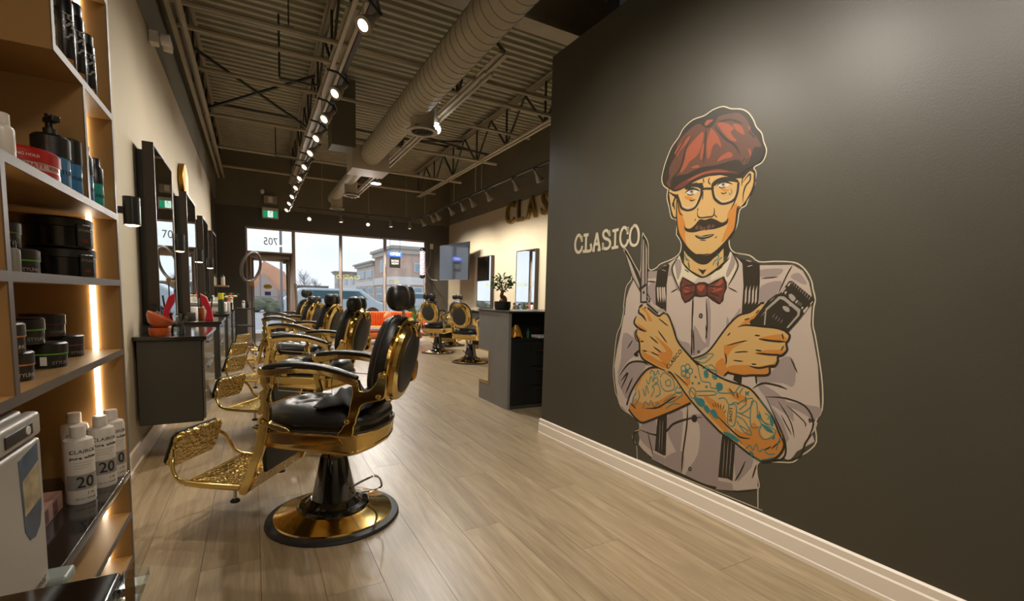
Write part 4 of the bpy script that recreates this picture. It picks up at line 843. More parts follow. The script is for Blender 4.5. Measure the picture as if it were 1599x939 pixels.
# dark tabletop low in the foreground
dt = empty('side_table', (0, 0, 0), 0, 'small black glass-topped table, only its corner showing at the bottom left', 'table')
MB().box(-.405, -.145, .20, .70, .885, .90).build('tabletop', gloss_b, dt, bev=.006); MB().box(-.145, -.12, .30, .70, .887, .898).build('glass_edge', bottle_glass, dt)
for x in (-.38, -.2):
    for y in (.24, .66): MB().box(x - .015, x + .015, y - .015, y + .015, 0, .885).build('leg', plast_b, dt)

# ================================================================== RECEPTION DESK
de = empty('reception_desk', (2.44, 4.53, 0), 0, 'charcoal reception desk with a notched grey end panel and drawers', 'desk')
# grey side panel (plane x=0) with the notch cut at its far edge
q = MB(); q.prism([(0, 0), (.75, 0), (.75, .225), (.49, .225), (.49, .61), (.78, .61), (.78, 1.075), (0, 1.075)], YZ, 0, .035); q.build('side_panel', desk_g, de, bev=.002, seg=1)
q = MB(); q.prism([(.78, .60), (.78, .612), (.478, .612), (.478, .213), (.75, .213), (.75, .225), (.49, .225), (.49, .60)], YZ, -.004, .30); q.build('notch_lining', mat('notch_wood', '#B08850', .4), de)
MB().box(-.01, 2.0, -.02, .80, 1.075, 1.095).build('desk_top', mat('desk_top_dark', '#2C2A26', .3), de, bev=.002, seg=1)
MB().box(.035, 2.0, .30, .46, 0, .61).build('modesty_panel', cabinet_b, de); MB().box(.035, 2.0, .62, .76, .615, 1.07).build('front_panel', desk_g, de)
MB().box(.035, 2.0, .0, .30, .0, .04).build('plinth', cabinet_b, de); blk = mat('desk_inside_black', '#171713', .5)
MB().box(.035, 2.0, .29, .31, .04, 1.07).build('inner_back', blk, de)
MB().box(.035, 2.0, .0, .29, .765, .785).build('inner_shelf', blk, de, bev=.002, seg=1)
MB().box(.035, .06, .0, .29, .04, .765).build('carcass_side', blk, de); MB().box(.06, .30, .004, .022, .045, .762).build('fixed_panel', blk, de)
for k, z in enumerate((.045, .26, .475)):
    d = MB().box(.303, .80, -.002, .02, z + .003, z + .209 + (.075 if k == 2 else 0)).build('drawer', blk, de, bev=.002, seg=1); MB().box(.03 + .303, .47 + .20, -.020, -.012, z + .172, z + .183).build('handle', gold_s, d, bev=.001, seg=1)
for k, z in enumerate((.045, .26, .475)): MB().box(.803, 1.3, -.002, .02, z + .003, z + .209 + (.075 if k == 2 else 0)).build('drawer', blk, de, bev=.002, seg=1)
yb_ = crumple('snack_bag', None, .075, .06, .15, mat('yellow_foil_bag', '#C98A22', .3, .2, var=.5, vs=9), 2, 16); yb_.location = (2.60, 4.66, .785); tag(yb_, 'shiny yellow and orange snack bag on the open shelf of the desk', 'bag')
bottle('bottle', (2.775, 4.68, .785), .018, .10, mat('green_glass', '#2F6A3A', .15), plast_b, 'small green bottle beside the snack bag in the desk')
t_ = MB().box(-.12, .2, -.09, .09, 0, .03).build('paper_stack', def_white, loc=(2.99, 4.68, .785), bev=.003, seg=1); tag(t_, 'white stack of papers at the right of the desk shelf', 'papers')
# bonsai
bo = empty('bonsai', (2.60, 5.0, 1.095), 0, 'small leafy bonsai in a dark pot on the reception desk', 'plant')
MB().lathe([(0, 0), (.085, 0), (.10, .03), (.10, .10), (.085, .10), (.08, .085), (0, .085)], n=28).build('pot', potm, bo, smooth=True)
q = MB(); q.tube(catmull([(0, 0, .08), (.02, .0, .13), (-.01, .01, .17), (.01, 0, .24)], 4, False), [.045, .05, .048, .04, .036, .032, .03, .026, .022, .020, .018, .016, .013], 10); 
for a in range(5): q.tube([(.0, 0, .20), (.06 * cos(a * 1.3), .06 * sin(a * 1.3), .27 + .02 * (a % 2)), (.09 * cos(a * 1.3), .09 * sin(a * 1.3), .32)], .006, 5)
q.build('trunk', bark, bo, smooth=True); leafy(bo, (0, 0, .31), 170, .125, mat('bonsai_leaf', '#3E6A26', .45, var=.3, vs=30), .042, 8, .85)
# ================================================================== RIGHT WALL
sg = empty('wall_sign', (XR - .02, 10.13, 2.93), 0, 'golden raised letters reading CLASICO on the right cream wall', 'sign')
xo = 0
for ch_, w_ in (('C', .50), ('L', .44), ('A', .56), ('S', .50), ('I', .26), ('C', .52), ('O', .5)):
    text_mesh('letter', ch_, .66, mat('sign_gold', '#A8843F', .3, .85), sg, basis((-.02, -xo - w_ / 2, .235), (0, -1, 0), (0, 0, 1)), .022, (.95, 1.0), bold=.012); xo += w_
for y, lab in ((8.60, 'leaning tall mirror on the right wall, above the bonsai'), (10.72, 'tall mirror on the right wall beside the television')):
    r = empty('wall_mirror', (XR, y, .97), 0, lab, 'mirror', 'tall mirrors on the right wall'); w, h = .84, 1.32
    f = MB(); f.box(-.09, 0, 0, .02, 0, h); f.box(-.09, 0, w - .02, w, 0, h); f.box(-.09, 0, .02, w - .02, 0, .02); f.box(-.09, 0, .02, w - .02, h - .02, h); f.build('frame', frame_d, r); MB().box(-.086, -.02, .02, w - .02, .02, h - .02).build('glass', mirror, r)
for y, lab in ((8.3, 'dark counter under the mirror above the bonsai'), (10.4, 'dark counter under the mirror beside the television')):
    r = empty('wall_counter', (XR, y, 0), 0, lab, 'cabinet'); MB().box(-.40, 0, 0, 1.5, .26, .87).build('body', cabinet_b, r, bev=.003, seg=1); MB().box(-.44, 0, -.02, 1.52, .87, .90).build('top', stone, r, bev=.003, seg=1)
    MB().box(-.42, -.40, .02, 1.48, .30, .56).build('drawer_front', cabinet_b, r); MB().box(-.42, -.40, .02, 1.48, .58, .85).build('drawer_front', cabinet_b, r)
rnd = random.Random(2)
for k in range(7):
    y = 8.42 + .19 * k; bottle('bottle', (XR - .25 + .08 * (k % 2), y, .90), .03, .12 + .14 * rnd.random(), [plast_w, redp, plast_b, mat('pale_bottle', '#C9BFAE', .3), gold_s, plast_g, plast_b][k], plast_b, ['white bottle at the near end of the counter above which the right mirror hangs', 'red bottle second from the near end of that right counter', 'black bottle third from the near end on the right counter', 'pale bottle in the middle of the right counter', 'brass coloured bottle on the right counter past the middle', 'grey bottle second from the far end on the right counter', 'black bottle at the far end of the right counter'][k])
# television on arm
tv = empty('television', (4.72, 13.0, 1.69), math.atan2(11.45 - 13.0, 4.93 - 4.70), 'large dark wall television turned towards the room, in the far right corner', 'television')
MB().box(0, 1.56, -.02, .02, 0, .98).build('casing', plast_b, tv, bev=.004, seg=1); MB().box(.012, 1.548, -.0235, -.02, .014, .968).build('screen', mat('tv_screen', '#1C2026', .10, spec=.6, coat=.35), tv); MB().box(0, 1.56, -.024, -.0202, -.002, .012).build('chin', mat('tv_silver', '#8A8F98', .3, .8), tv)
MB().tube([(.78, .02, .5), (.78, .25, .5), (.45, .40, .5)], .02, 8).build('arm', plast_b, tv, smooth=True)
cb = MB().tube(catmull([(4.73, 13.86, 2.62), (4.70, 13.84, 2.2), (4.60, 13.83, 2.0), (4.72, 13.82, 1.75), (4.82, 13.5, 1.7)], 5, False), .012, 6).build('television_cable', plast_g, smooth=True); tag(cb, 'loose grey cable looping down the dark wall beside the television', 'cable')
b_ = MB().box(-.05, .05, -.03, .0, -.08, .08).build('wall_junction_box', plast_w, bev=.006, loc=(4.76, 13.9, 2.72)); tag(b_, 'small white junction box on the dark wall above the television cable', 'junction box')
# barber pole
bp_ = empty('barber_pole', (4.40, 13.62, 1.74), 0, 'red, white and blue striped barber pole at the right end of the window', 'barber pole')
MB().lathe([(0, 0), (.04, 0), (.085, .05), (.085, .10), (.07, .10), (0, .10)], n=28).build('lower_cap', mat('pole_cap', '#3A3A3E', .25, .7), bp_, smooth=True); MB().lathe([(.07, .80), (.085, .80), (.085, .85), (.05, .90), (.0, .91)], n=28).build('upper_cap', mat('pole_cap', '#3A3A3E'), bp_, smooth=True)
vs = []; fs = []; mi = []; n = 36; hs = 60
q = MB()
for i in range(hs + 1):
    for j in range(n): a = 2 * pi * j / n; vs.append((.075 * cos(a), .075 * sin(a), .10 + .70 * i / hs))
pw_, pr_, pb_ = mat('pole_white', '#EDEBEA', .3, emit=.12), mat('pole_red', '#C8303A', .3, emit=.12), mat('pole_blue', '#2A3F9A', .3, emit=.12)
for i in range(hs):
    for j in range(n):
        fs.append((i * n + j, i * n + (j + 1) % n, (i + 1) * n + (j + 1) % n, (i + 1) * n + j)); t = ((j / n) - i / hs * 2.6) % 1 * 2 % 1; mi.append(1 if t < .2 else 2 if .5 < t < .68 else 0)
q.add(vs, fs); q.mi = mi; q.build('striped_cylinder', [pw_, pr_, pb_], bp_, smooth=True); MB().box(-.02, .02, 0, .31, .03, .07).build('bracket', plast_b, bp_); MB().box(-.02, .02, 0, .31, .82, .86).build('bracket', plast_b, bp_)
# hanging lit sign and black plaque
ls = empty('led_sign', (3.58, 13.6, 2.32), 0, 'blue lit sign hanging in the window with small white characters', 'sign'); MB().box(-.19, .19, -.02, .02, 0, .15).build('panel', mat('led_blue', '#1E3FB0', .3, emit=.8), ls, bev=.004, seg=1)
text_mesh('sign_lettering', 'OPEN', .11, mat('led_white', '#E8F0FF', .4, emit=1.5), ls, basis((0, -.022, .075), (1, 0, 0), (0, 0, 1)), .001); MB().tube([(-.15, 0, .15), (-.15, 0, .53)], .003, 4).build('wire', plast_b, ls); MB().tube([(.15, 0, .15), (.15, 0, .53)], .003, 4).build('wire', plast_b, ls)
pq = empty('black_plaque', (3.58, 13.6, 2.012), 0, 'square black plaque with pale writing hanging under the blue sign', 'plaque'); MB().box(-.155, .155, -.012, .012, 0, .31).build('board', plast_b, pq, bev=.003, seg=1)
for s_x in (-.13, .13): MB().tube([(s_x, 0, .31), (s_x, 0, .86)], .0025, 4).build('wire', plast_b, pq)
for k, t in enumerate(('BOOK', 'NOW')): text_mesh('plaque_lettering', t, .075, def_white, pq, basis((0, -.014, .19 - .075 * k), (1, 0, 0), (0, 0, 1)), .001)
# yellow vinyl lettering on the glass
vy = mat('vinyl_yellow', '#D9D23A', .5)
for x, z, t, s in ((2.35, 1.70, 'CLASICO', .16), (3.66, 1.62, 'CUTS', .14)): 
    o = text_mesh('window_lettering', t, s, vy, w1, basis((x, YF + .06, z), (-1, 0, 0), (0, 0, 1)), .0006)
# ================================================================== WAITING AREA
so = empty('sofa', (3.10, 12.35, 0), 0, 'orange channel-tufted sofa under the shop window', 'sofa')
MB().box(-1.15, .78, -.42, .38, .12, .30).build('base', orange, so, bev=.05, seg=3); MB().box(-1.08, .72, -.44, .20, .30, .43).build('seat_cushion', orange, so, bev=.045, seg=3)
x = -1.13
pr = None
while x < .75:
    if pr is None:
        mb = MB(); mb.lathe([(.0, 0), (.030, .0), (.034, .02), (.034, .36), (.026, .39), (0, .40)], (0, 0, 0), 10, sx=1, sy=1.6); pr = mb.build('back_channel', orange, so, smooth=True, ang=70); pr.location = (x, .26, .40)
    else: c = pr.copy(); C.objects.link(c); c.location = (x, .26, .40)
    x += .062
for k in range(7):
    c = pr.copy(); C.objects.link(c); a = k * .24; c.location = (.78 + .10 * sin(a), .26 - .10 * k * (.9), .40 - .018 * k * k * .25); 
MB().box(-1.15, .78, .28, .37, .25, .78).build('back_frame', orange, so, bev=.03)
for x_ in (-1.0, .65):
    for y_ in (-.33, .3): MB().tube([(x_, y_, .13), (x_ * 1.03, y_ * 1.05, 0)], .014, 8).build('leg', gold_s, so, smooth=True)
cu_ = MB().ball((0, 0, 0), (.19, .07, .17), 20, 12, .7).build('throw_cushion', orange, smooth=True, loc=(3.10, 12.33, .60)); cu_.rotation_euler = (R(-30), R(48), .2); tag(cu_, 'orange throw cushion leaning on the sofa back', 'cushion')
cf = empty('coffee_table', (2.82, 11.15, 0), 0, 'low grey-topped table with black legs in front of the sofa', 'table'); MB().box(-.60, .60, -.30, .30, .43, .455).build('tabletop', mat('grey_tabletop', '#7C7C80', .3), cf, bev=.003, seg=1)
for x_ in (-.57, .57):
    for y_ in (-.27, .27): MB().box(x_ - .02, x_ + .02, y_ - .02, y_ + .02, 0, .43).build('leg', plast_b, cf)
pt = empty('potted_palm', (3.60, 11.76, 0), 0, 'leafy palm in a dark pot at the right end of the orange sofa', 'plant'); MB().lathe([(0, 0), (.09, 0), (.115, .30), (.10, .30), (0, .27)], n=24).build('pot', potm, pt, smooth=True)
rnd = random.Random(11); base = None
for k in range(26):
    a = rnd.uniform(0, 2 * pi); t = rnd.uniform(.3, 1.0); L_ = rnd.uniform(.32, .50); q = MB(); vs = []
    for i in range(6):
        u = i / 5; rr = L_ * u * (.35 + .5 * t); z = .30 + L_ * (u * (1.3 - .5 * t) - .55 * t * u * u) + .2 * (k % 3); w_ = .03 * sin(pi * (u * .9 + .08)); vs += [(rr * cos(a) - w_ * sin(a), rr * sin(a) + w_ * cos(a), z), (rr * cos(a), rr * sin(a), z - .01), (rr * cos(a) + w_ * sin(a), rr * sin(a) - w_ * cos(a), z)]
    q.add(vs, [f for i in range(5) for f in ((3 * i, 3 * i + 3, 3 * i + 4, 3 * i + 1), (3 * i + 1, 3 * i + 4, 3 * i + 5, 3 * i + 2))]); q.build('leaf', leafl if k % 2 else leafm, pt, smooth=True)
MB().tube([(0, 0, .25), (.02, 0, .6), (0, .02, .9)], .015, 6).build('stem', bark, pt, smooth=True)
wd = empty('wooden_stool', (.95, 12.7, 0), 0, 'pale wooden box stand with a wooden stick, by the shop door', 'stand'); MB().box(-.14, .14, -.14, .14, 0, .72).build('box', mat('pale_grey_wood', '#8E8678', .6), wd, bev=.005); MB().tube([(0, 0, .72), (-.04, 0, 1.45)], .03, 8).build('stick', mat('pale_grey_wood', '#8E8678'), wd, smooth=True)
MURAL = """
silhouette|dark|f|0|1374 1949 1329 1983 1313 2031 1326 2092 1344 2139 1380 2205 1433 2252 1469 2297 1535 2325 1615 2324 1669 2338 1736 2336 1789 2307 1853 2284 1897 2252 1930 2205 1950 2163 1982 2123 1996 2078 2015 2033 2011 1998 1993 1971 1952 1957 1965 1931 1965 1894 1945 1856 1933 1826 1967 1881 1952 1839 1930 1791 1920 1765 1886 1747 1878 1678 1864 1638 1834 1600 1841 1551 1873 1519 1940 1503 1877 1517 1963 1498 2018 1462 2101 1459 2185 1452 2230 1436 2267 1400 2292 1356 2302 1317 2316 1270 2312 1226 2315 1148 2329 1100 2355 992 2379 874 2388 754 2362 686 2375 596 2341 539 2308 506 2274 463 2201 440 2101 408 2094 345 2112 284 2106 260 2112 180 2113 159 2113 158 2111 158 2105 157 2073 157 1288 146 1233 145 1226 146 1223 151 1210 237 1167 283 1188 332 1228 357 1222 404 1157 436 1044 470 996 541 970 578 939 710 942 814 958 986 999 1073 1021 1190 1015 1197 1026 1305 1042 1352 1085 1415 994 1595 1025 1590 1137 1452 1166 1453 1166 1683 1184 1680 1225 1616 1239 1458 1302 1458 1341 1484 1434 1509 1492 1544 1498 1605 1461 1655 1458 1662 1452 1746 1410 1769 1388 1833 1365 1897 1368 1947
silhouette|cream|c|6|1374 1949 1329 1983 1313 2031 1326 2092 1344 2139 1380 2205 1433 2252 1469 2297 1535 2325 1615 2324 1669 2338 1736 2336 1789 2307 1853 2284 1897 2252 1930 2205 1950 2163 1982 2123 1996 2078 2015 2033 2011 1998 1993 1971 1952 1957 1965 1931 1965 1894 1945 1856 1933 1826 1967 1881 1952 1839 1930 1791 1920 1765 1886 1747 1878 1678 1864 1638 1834 1600 1841 1551 1873 1519 1940 1503 1877 1517 1963 1498 2018 1462 2101 1459 2185 1452 2230 1436 2267 1400 2292 1356 2302 1317 2316 1270 2312 1226 2315 1148 2329 1100 2355 992 2379 874 2388 754 2362 686 2375 596 2341 539 2308 506 2274 463 2201 440 2101 408 2094 345 2112 284 2106 260 2112 180 2113 159 2113 158 2111 158 2105 157 2073 157 1288 146 1233 145 1226 146 1223 151 1210 237 1167 283 1188 332 1228 357 1222 404 1157 436 1044 470 996 541 970 578 939 710 942 814 958 986 999 1073 1021 1190 1015 1197 1026 1305 1042 1352 1085 1415 994 1595 1025 1590 1137 1452 1166 1453 1166 1683 1184 1680 1225 1616 1239 1458 1302 1458 1341 1484 1434 1509 1492 1544 1498 1605 1461 1655 1458 1662 1452 1746 1410 1769 1388 1833 1365 1897 1368 1947
shirt|shirt|g|0|1077 1112 1033 1130 1039 1252 1063 1319 1105 1391 1166 1435 1316 1439 1405 1481 1493 1529 1517 1400 1658 1396 1805 1419 1844 1528 1891 1486 2025 1443 2196 1437 2247 1406 2280 1352 2297 1293 2302 1225 2304 1147 2321 1085 2352 962 2380 752 2329 694 2367 594 2291 524 2231 469 2100 414 2089 359 2101 303 2104 263 1988 208 1842 173 1719 165 1616 172 1484 176 1315 201 1229 252 1242 342 1231 406 1130 440 1014 494 966 646 948 763 968 885 1002 1023 1024 1141
shirt|shade|f|0|1436 1480 1411 1403 1442 1402 1494 1306 1520 1353 1454 1449
shirt|shade|f|0|1148 1436 1312 1436 1307 1393 1150 1403
shirt|shade|f|0|1238 1337 1309 1365 1315 1212 1241 1299
shirt|shade|f|0|2027 1419 2146 1420 2123 1385 2030 1382
shirt|shade|f|0|2190 1378 2229 1397 2271 1347 2252 1342
shirt|shade|f|0|2039 1334 2146 1359 2125 1292 2040 1244
shirt|shade|f|0|1482 521 1587 563 1585 310 1565 287 1467 419
shirt|shade|f|0|1631 539 1727 578 1863 498 1863 201 1814 175 1678 168 1636 187 1716 333 1712 516
shirt|shade|f|0|1953 453 2070 405 2007 285 1975 273
shirt|shade|f|0|1251 401 1371 459 1385 250 1232 301
shirt|shade|f|0|1484 172 1605 177 1605 317 1479 243
shirt|shade|f|0|1742 1201 1750 1005 1724 978 1633 919 1634 1105 1722 1002 1713 1265
shirt|shade|f|0|1852 1164 1851 1095 1868 1131
shirt|shade|f|0|1902 1178 1930 1218 1927 1179 1873 1143
shirt|shade|f|0|2166 962 2221 984 2251 932 2248 840 2196 846 2111 837 2067 829 2047 864 2119 876
shirt|shade|f|0|1472 1116 1517 1010 1607 990 1625 914 1537 976
shirt|shade|f|0|1027 1008 1145 977 1194 902 1098 825 987 701 1015 823
shirt|shade|f|0|2057 813 2124 812 2231 750 2262 670 2252 492 2176 649 2138 724
shirt|shade|f|0|2198 750 2323 762 2386 756 2360 698 2301 717
shirt|shade|f|0|2143 724 2254 561 2281 562 2218 670
shirt|shade|f|0|995 676 1123 804 1265 819 1186 699 1106 544 1030 606
shirt|shirt|f|0|2261 473 2302 547 2359 638 2367 693 2282 631 2229 533 2227 476
shirt|shirt|f|0|2143 724 2273 656 2290 537 2254 561 2205 660
shirt|dark|s|10.2|2111 760 2186 634 2227 554 2233 485 2194 444 2100 414
shirt|dark|s|9|2111 760 2210 773 2311 753 2355 677 2326 575
shirt|dark|s|8.9|2359 638 2326 575 2306 501 2235 457
shirt|dark|s|6.1|2177 752 2246 663 2272 587
shirt|dark|s|6|2220 740 2311 679 2319 654
shirt|dark|s|6.2|2196 686 2209 668 2221 650 2234 632 2246 615 2258 597
shirt|dark|s|15.9|996 112 1111 107 1223 143
shirt|dark|s|11.9|1620 621 1624 494 1607 300 1605 177
shirt|dark|s|11.3|1612 1272 1614 1245 1615 1219 1616 1193 1617 1166 1619 1140
shirt|dark|s|9.7|1609 1250 1622 1041 1625 914
shirt|dark|s|9.3|1706 1265 1725 1111 1720 1026
shirt|dark|s|14.2|1228 357 1378 359 1467 410 1519 468 1621 524 1728 562
shirt|dark|s|14.2|1229 348 1179 315 1182 258 1217 238
shirt|dark|s|13.3|1230 242 1340 199 1484 172 1616 168 1758 163 1860 176 1989 204 2105 259
shirt|dark|s|8.6|2024 390 1997 312 1968 255
shirt|dark|s|8.2|2087 388 2084 372 2080 355 2077 339 2073 323 2070 307
shirt|dark|s|7.3|2196 1435 2170 1384 2135 1292
shirt|dark|s|6.4|2036 1374 2055 1375 2074 1376 2092 1377 2110 1379 2128 1380
shirt|dark|s|7.1|1846 1330 1858 1324 1870 1319 1882 1313 1894 1308 1905 1302
shirt|dark|s|9.3|1236 1372 1251 1372 1265 1371 1280 1370 1294 1369 1308 1368
shirt|dark|s|8.6|1441 1300 1452 1305 1462 1309 1472 1314 1483 1319 1493 1324
shirt|dark|s|9.4|1440 1432 1474 1377 1517 1300
shirt|dark|s|14|994 685 1100 801 1221 829 1286 810
shirt|dark|s|12.6|1026 664 1093 734 1030 606
shirt|dark|s|12.3|1080 581 1092 607 1104 632 1116 658 1129 683 1141 708
shirt|dark|s|10.2|1075 905 1085 918 1094 930 1104 942 1113 955 1123 967
shirt|dark|s|7.2|2222 979 2230 965 2238 951 2246 936 2254 922 2262 908
shirt|dark|s|10.3|2035 791 2089 828 2166 830 2219 819
shirt|dark|s|10.7|2047 864 2049 855 2050 845 2052 836 2054 826 2056 817
shirt|dark|s|7.3|1614 1079 1618 1047 1622 1015 1625 983 1629 951 1633 919
shirt|dark|s|6.2|1714 1116 1717 1099 1720 1081 1723 1064 1726 1046 1729 1029
shirt|dark|s|9.7|1630 1076 1633 1047 1636 1018 1639 989 1642 959 1645 930
shirt|dark|s|8.6|1304 368 1349 258 1364 216
shirt_button#0|dark|f|0|1691 1163 1688 1152 1678 1147 1667 1151 1662 1162 1666 1173 1676 1178 1686 1174
shirt_button#0|shade|f|0|1684 1163 1682 1157 1677 1155 1672 1157 1670 1162 1671 1168 1676 1170 1681 1168
shirt_button#0|dark|s|6.3|1676 1169 1677 1166 1677 1163 1677 1160 1677 1158 1677 1155
shirt_button#1|dark|f|0|1680 229 1677 217 1668 210 1658 211 1653 220 1657 231 1666 238 1676 237
shirt_button#1|shade|f|0|1674 226 1672 221 1668 217 1663 217 1660 222 1662 227 1666 231 1671 231
shirt_button#1|dark|s|6.7|1667 230 1667 227 1667 225 1667 222 1667 220 1668 217
shirt_button#2|dark|f|0|1687 949 1685 942 1678 938 1671 940 1668 947 1670 954 1677 958 1684 956
shirt_button#2|shade|f|0|1682 948 1681 945 1678 943 1675 944 1673 947 1674 951 1677 953 1681 952
shirt_button#2|dark|s|6.4|1677 952 1677 950 1678 948 1678 947 1678 945 1678 943
button_knot|dark|f|0|1697 546 1692 528 1678 518 1663 521 1655 536 1660 554 1674 564 1689 561
suspender_strap#1|dark|g|0|1316 1439 1405 1481 1417 1474 1402 1354 1412 1166 1378 1189 1319 1218 1307 1331
suspender_strap#2|dark|g|0|1891 1491 2024 1451 2032 1356 2032 1243 2014 1216 1940 1169 1940 1335 1924 1456
suspender_strap#3|dark|g|0|1387 481 1465 526 1473 250 1456 244 1379 253
suspender_strap#4|dark|g|0|1871 504 1956 461 1956 251 1925 255 1864 242
suspender_clip#3|shade|g|0|1368 236 1469 230 1467 180 1353 189
suspender_clip#4|shade|g|0|1861 221 1952 238 1968 200 1856 166
suspender_strap#5|dark|g|0|1921 851 1970 853 1968 801 1917 816
suspender_strap#1|shirt|g|0|1321 1331 1334 1337 1343 1269 1341 1231 1328 1275
suspender_strap#1|shirt|g|0|1341 1330 1354 1337 1364 1269 1361 1232 1349 1275
suspender_strap#1|shirt|g|0|1362 1330 1374 1336 1384 1269 1382 1232 1369 1275
suspender_strap#1|shirt|g|0|1378 1330 1390 1336 1400 1269 1398 1233 1385 1275
suspender_strap#2|shirt|g|0|1952 1308 1960 1340 1963 1253 1954 1236
suspender_strap#2|shirt|g|0|1973 1308 1981 1340 1984 1253 1975 1237
suspender_strap#2|shirt|g|0|1993 1308 2001 1340 2005 1254 1995 1237
suspender_strap#2|shirt|g|0|2011 1308 2019 1340 2022 1254 2013 1238
suspender_strap#3|shade|s|3.9|1411 469 1412 427 1413 385 1413 343 1414 301 1414 259
suspender_strap#3|shade|s|3.9|1434 474 1435 433 1435 391 1436 350 1437 308 1437 266
suspender_strap#4|shade|s|3.6|1891 474 1891 430 1892 386 1892 341 1892 297 1892 252
suspender_strap#4|shade|s|3.6|1913 480 1913 436 1913 392 1913 348 1913 304 1914 259
suspender_strap#4|shade|s|3.5|1933 486 1934 442 1934 399 1934 355 1934 311 1935 267
suspender_strap#1|shirt|s|4.1|1944 1474 1951 1472 1957 1470 1964 1468 1971 1466 1977 1464
suspender_strap#1|shirt|s|4.1|1953 1439 1959 1440 1966 1441 1972 1443 1978 1444 1985 1445
suspender_strap#1|shade|s|5.4|1352 1447 1360 1445 1368 1443 1376 1441 1384 1438 1392 1436
suspender_strap#1|shade|s|5.4|1366 1468 1372 1469 1377 1470 1383 1471 1388 1472 1394 1473
collar|cream|g|0|1493 1529 1445 1461 1453 1407 1500 1329 1510 1388 1613 1360 1651 1396 1542 1451 1511 1488
collar|shade|f|0|1458 1490 1495 1506 1514 1447 1489 1377 1470 1437
collar|cream|g|0|1844 1528 1887 1458 1884 1414 1851 1353 1831 1365 1809 1394 1730 1369 1728 1402 1805 1451 1844 1494
collar|shade|f|0|1858 1516 1881 1458 1842 1387 1828 1404 1849 1471
collar|dark|s|11.1|1492 1535 1441 1461 1457 1401 1516 1306
collar|dark|s|9.4|1511 1488 1557 1445 1645 1396 1698 1395 1772 1436 1807 1467
collar|dark|s|9.2|1843 1539 1897 1458 1885 1408 1846 1336
collar|dark|s|7.4|1728 1402 1811 1462 1844 1494
collar|dark|s|6.6|1536 1443 1543 1438 1551 1434 1558 1430 1566 1425 1573 1421
collar|dark|s|5.9|1767 1424 1775 1429 1782 1433 1790 1438 1798 1443 1805 1448
neck|skin|g|0|1516 1568 1551 1526 1625 1476 1693 1467 1767 1512 1801 1547 1807 1472 1760 1437 1698 1400 1658 1399 1587 1432 1533 1475
neck|dark|f|0|1534 1573 1580 1524 1650 1511 1722 1515 1782 1548 1736 1492 1693 1464 1639 1470 1581 1507
neck|dark|g|0|1634 1442 1669 1432 1698 1436 1674 1404
neck|teal|s|8|1529 1539 1545 1509 1576 1484
neck|teal|s|8|1535 1504 1542 1501 1548 1498 1555 1496 1562 1493 1568 1490
neck|teal|s|7.2|1744 1475 1774 1500 1759 1523
neck|teal|s|7.2|1758 1458 1781 1489 1798 1499
neck|teal|s|7.3|1739 1454 1741 1460 1743 1467 1745 1473 1748 1479 1750 1486
neck|dark|s|8.2|1561 1485 1564 1477 1567 1468 1570 1460 1572 1452 1575 1444
neck|dark|s|7.4|1776 1474 1774 1468 1773 1463 1771 1458 1770 1452 1768 1447
neck|dark|s|8.3|1519 1574 1521 1557 1523 1539 1525 1522 1527 1504 1529 1487
bow_tie|dark|g|0|1525 1397 1562 1381 1627 1351 1647 1360 1687 1362 1718 1350 1764 1371 1807 1387 1816 1393 1835 1359 1840 1325 1824 1290 1823 1256 1801 1233 1767 1249 1737 1272 1787 1236 1754 1251 1713 1278 1667 1272 1626 1277 1593 1248 1555 1233 1527 1265 1513 1306 1509 1353
bow_tie|wine|f|0|1529 1385 1563 1370 1621 1340 1618 1295 1585 1260 1557 1248 1533 1277 1522 1329
bow_tie|wine|f|0|1715 1339 1766 1358 1802 1371 1814 1376 1827 1325 1815 1279 1801 1244 1765 1267 1736 1290 1753 1273 1719 1289
bow_tie|wine|f|0|1635 1340 1661 1351 1695 1345 1705 1306 1693 1284 1646 1289
bow_tie|rust|f|0|1521 1347 1550 1341 1587 1323 1551 1329
bow_tie|rust|f|0|1538 1318 1589 1306 1553 1300
bow_tie|rust|f|0|1642 1340 1689 1342 1684 1323 1665 1306 1643 1323
bow_tie|rust|f|0|1729 1328 1779 1349 1809 1365 1804 1349 1755 1328
bow_tie|rust|f|0|1744 1306 1799 1328 1812 1317 1769 1306
bow_tie|rust|f|0|1747 1325 1797 1377 1808 1359 1774 1325
bow_tie|dark|s|9|1628 1346 1607 1344 1586 1342 1565 1340 1543 1337 1522 1335
bow_tie|dark|s|9|1624 1306 1607 1301 1591 1297 1574 1292 1557 1287 1540 1283
bow_tie|dark|s|8.3|1716 1334 1733 1334 1750 1333 1766 1333 1782 1333 1799 1333
bow_tie|dark|s|8.3|1722 1301 1737 1296 1752 1292 1767 1288 1782 1283 1797 1279
face|skin|g|0|1378 1935 1436 1905 1457 1855 1460 1755 1464 1702 1490 1639 1553 1568 1620 1521 1690 1510 1740 1528 1795 1567 1840 1611 1863 1650 1868 1761 1895 1757 1924 1792 1956 1860 1954 1928 1931 1944 1896 1912 1849 1921 1751 1959 1671 1969 1580 1963 1518 1930 1389 1953
face|skin|g|0|1378 1929 1398 1831 1424 1773 1446 1767 1447 1877
face|orange|f|0|1452 1863 1497 1770 1526 1708 1527 1635 1544 1582 1485 1646 1461 1742
face|orange|f|0|1860 1785 1822 1756 1811 1722 1820 1685 1797 1627 1787 1580 1839 1623 1866 1656 1872 1760
face|orange|f|0|1509 1886 1571 1863 1556 1852 1515 1866
face|orange|f|0|1757 1883 1813 1867 1786 1860
face|orange|f|0|1741 1522 1620 1524 1683 1510
face|dark|s|15.5|1445 1910 1448 1810 1464 1702 1490 1639 1553 1564 1621 1518 1690 1508 1741 1525 1795 1564 1840 1611 1866 1656 1872 1760 1888 1758
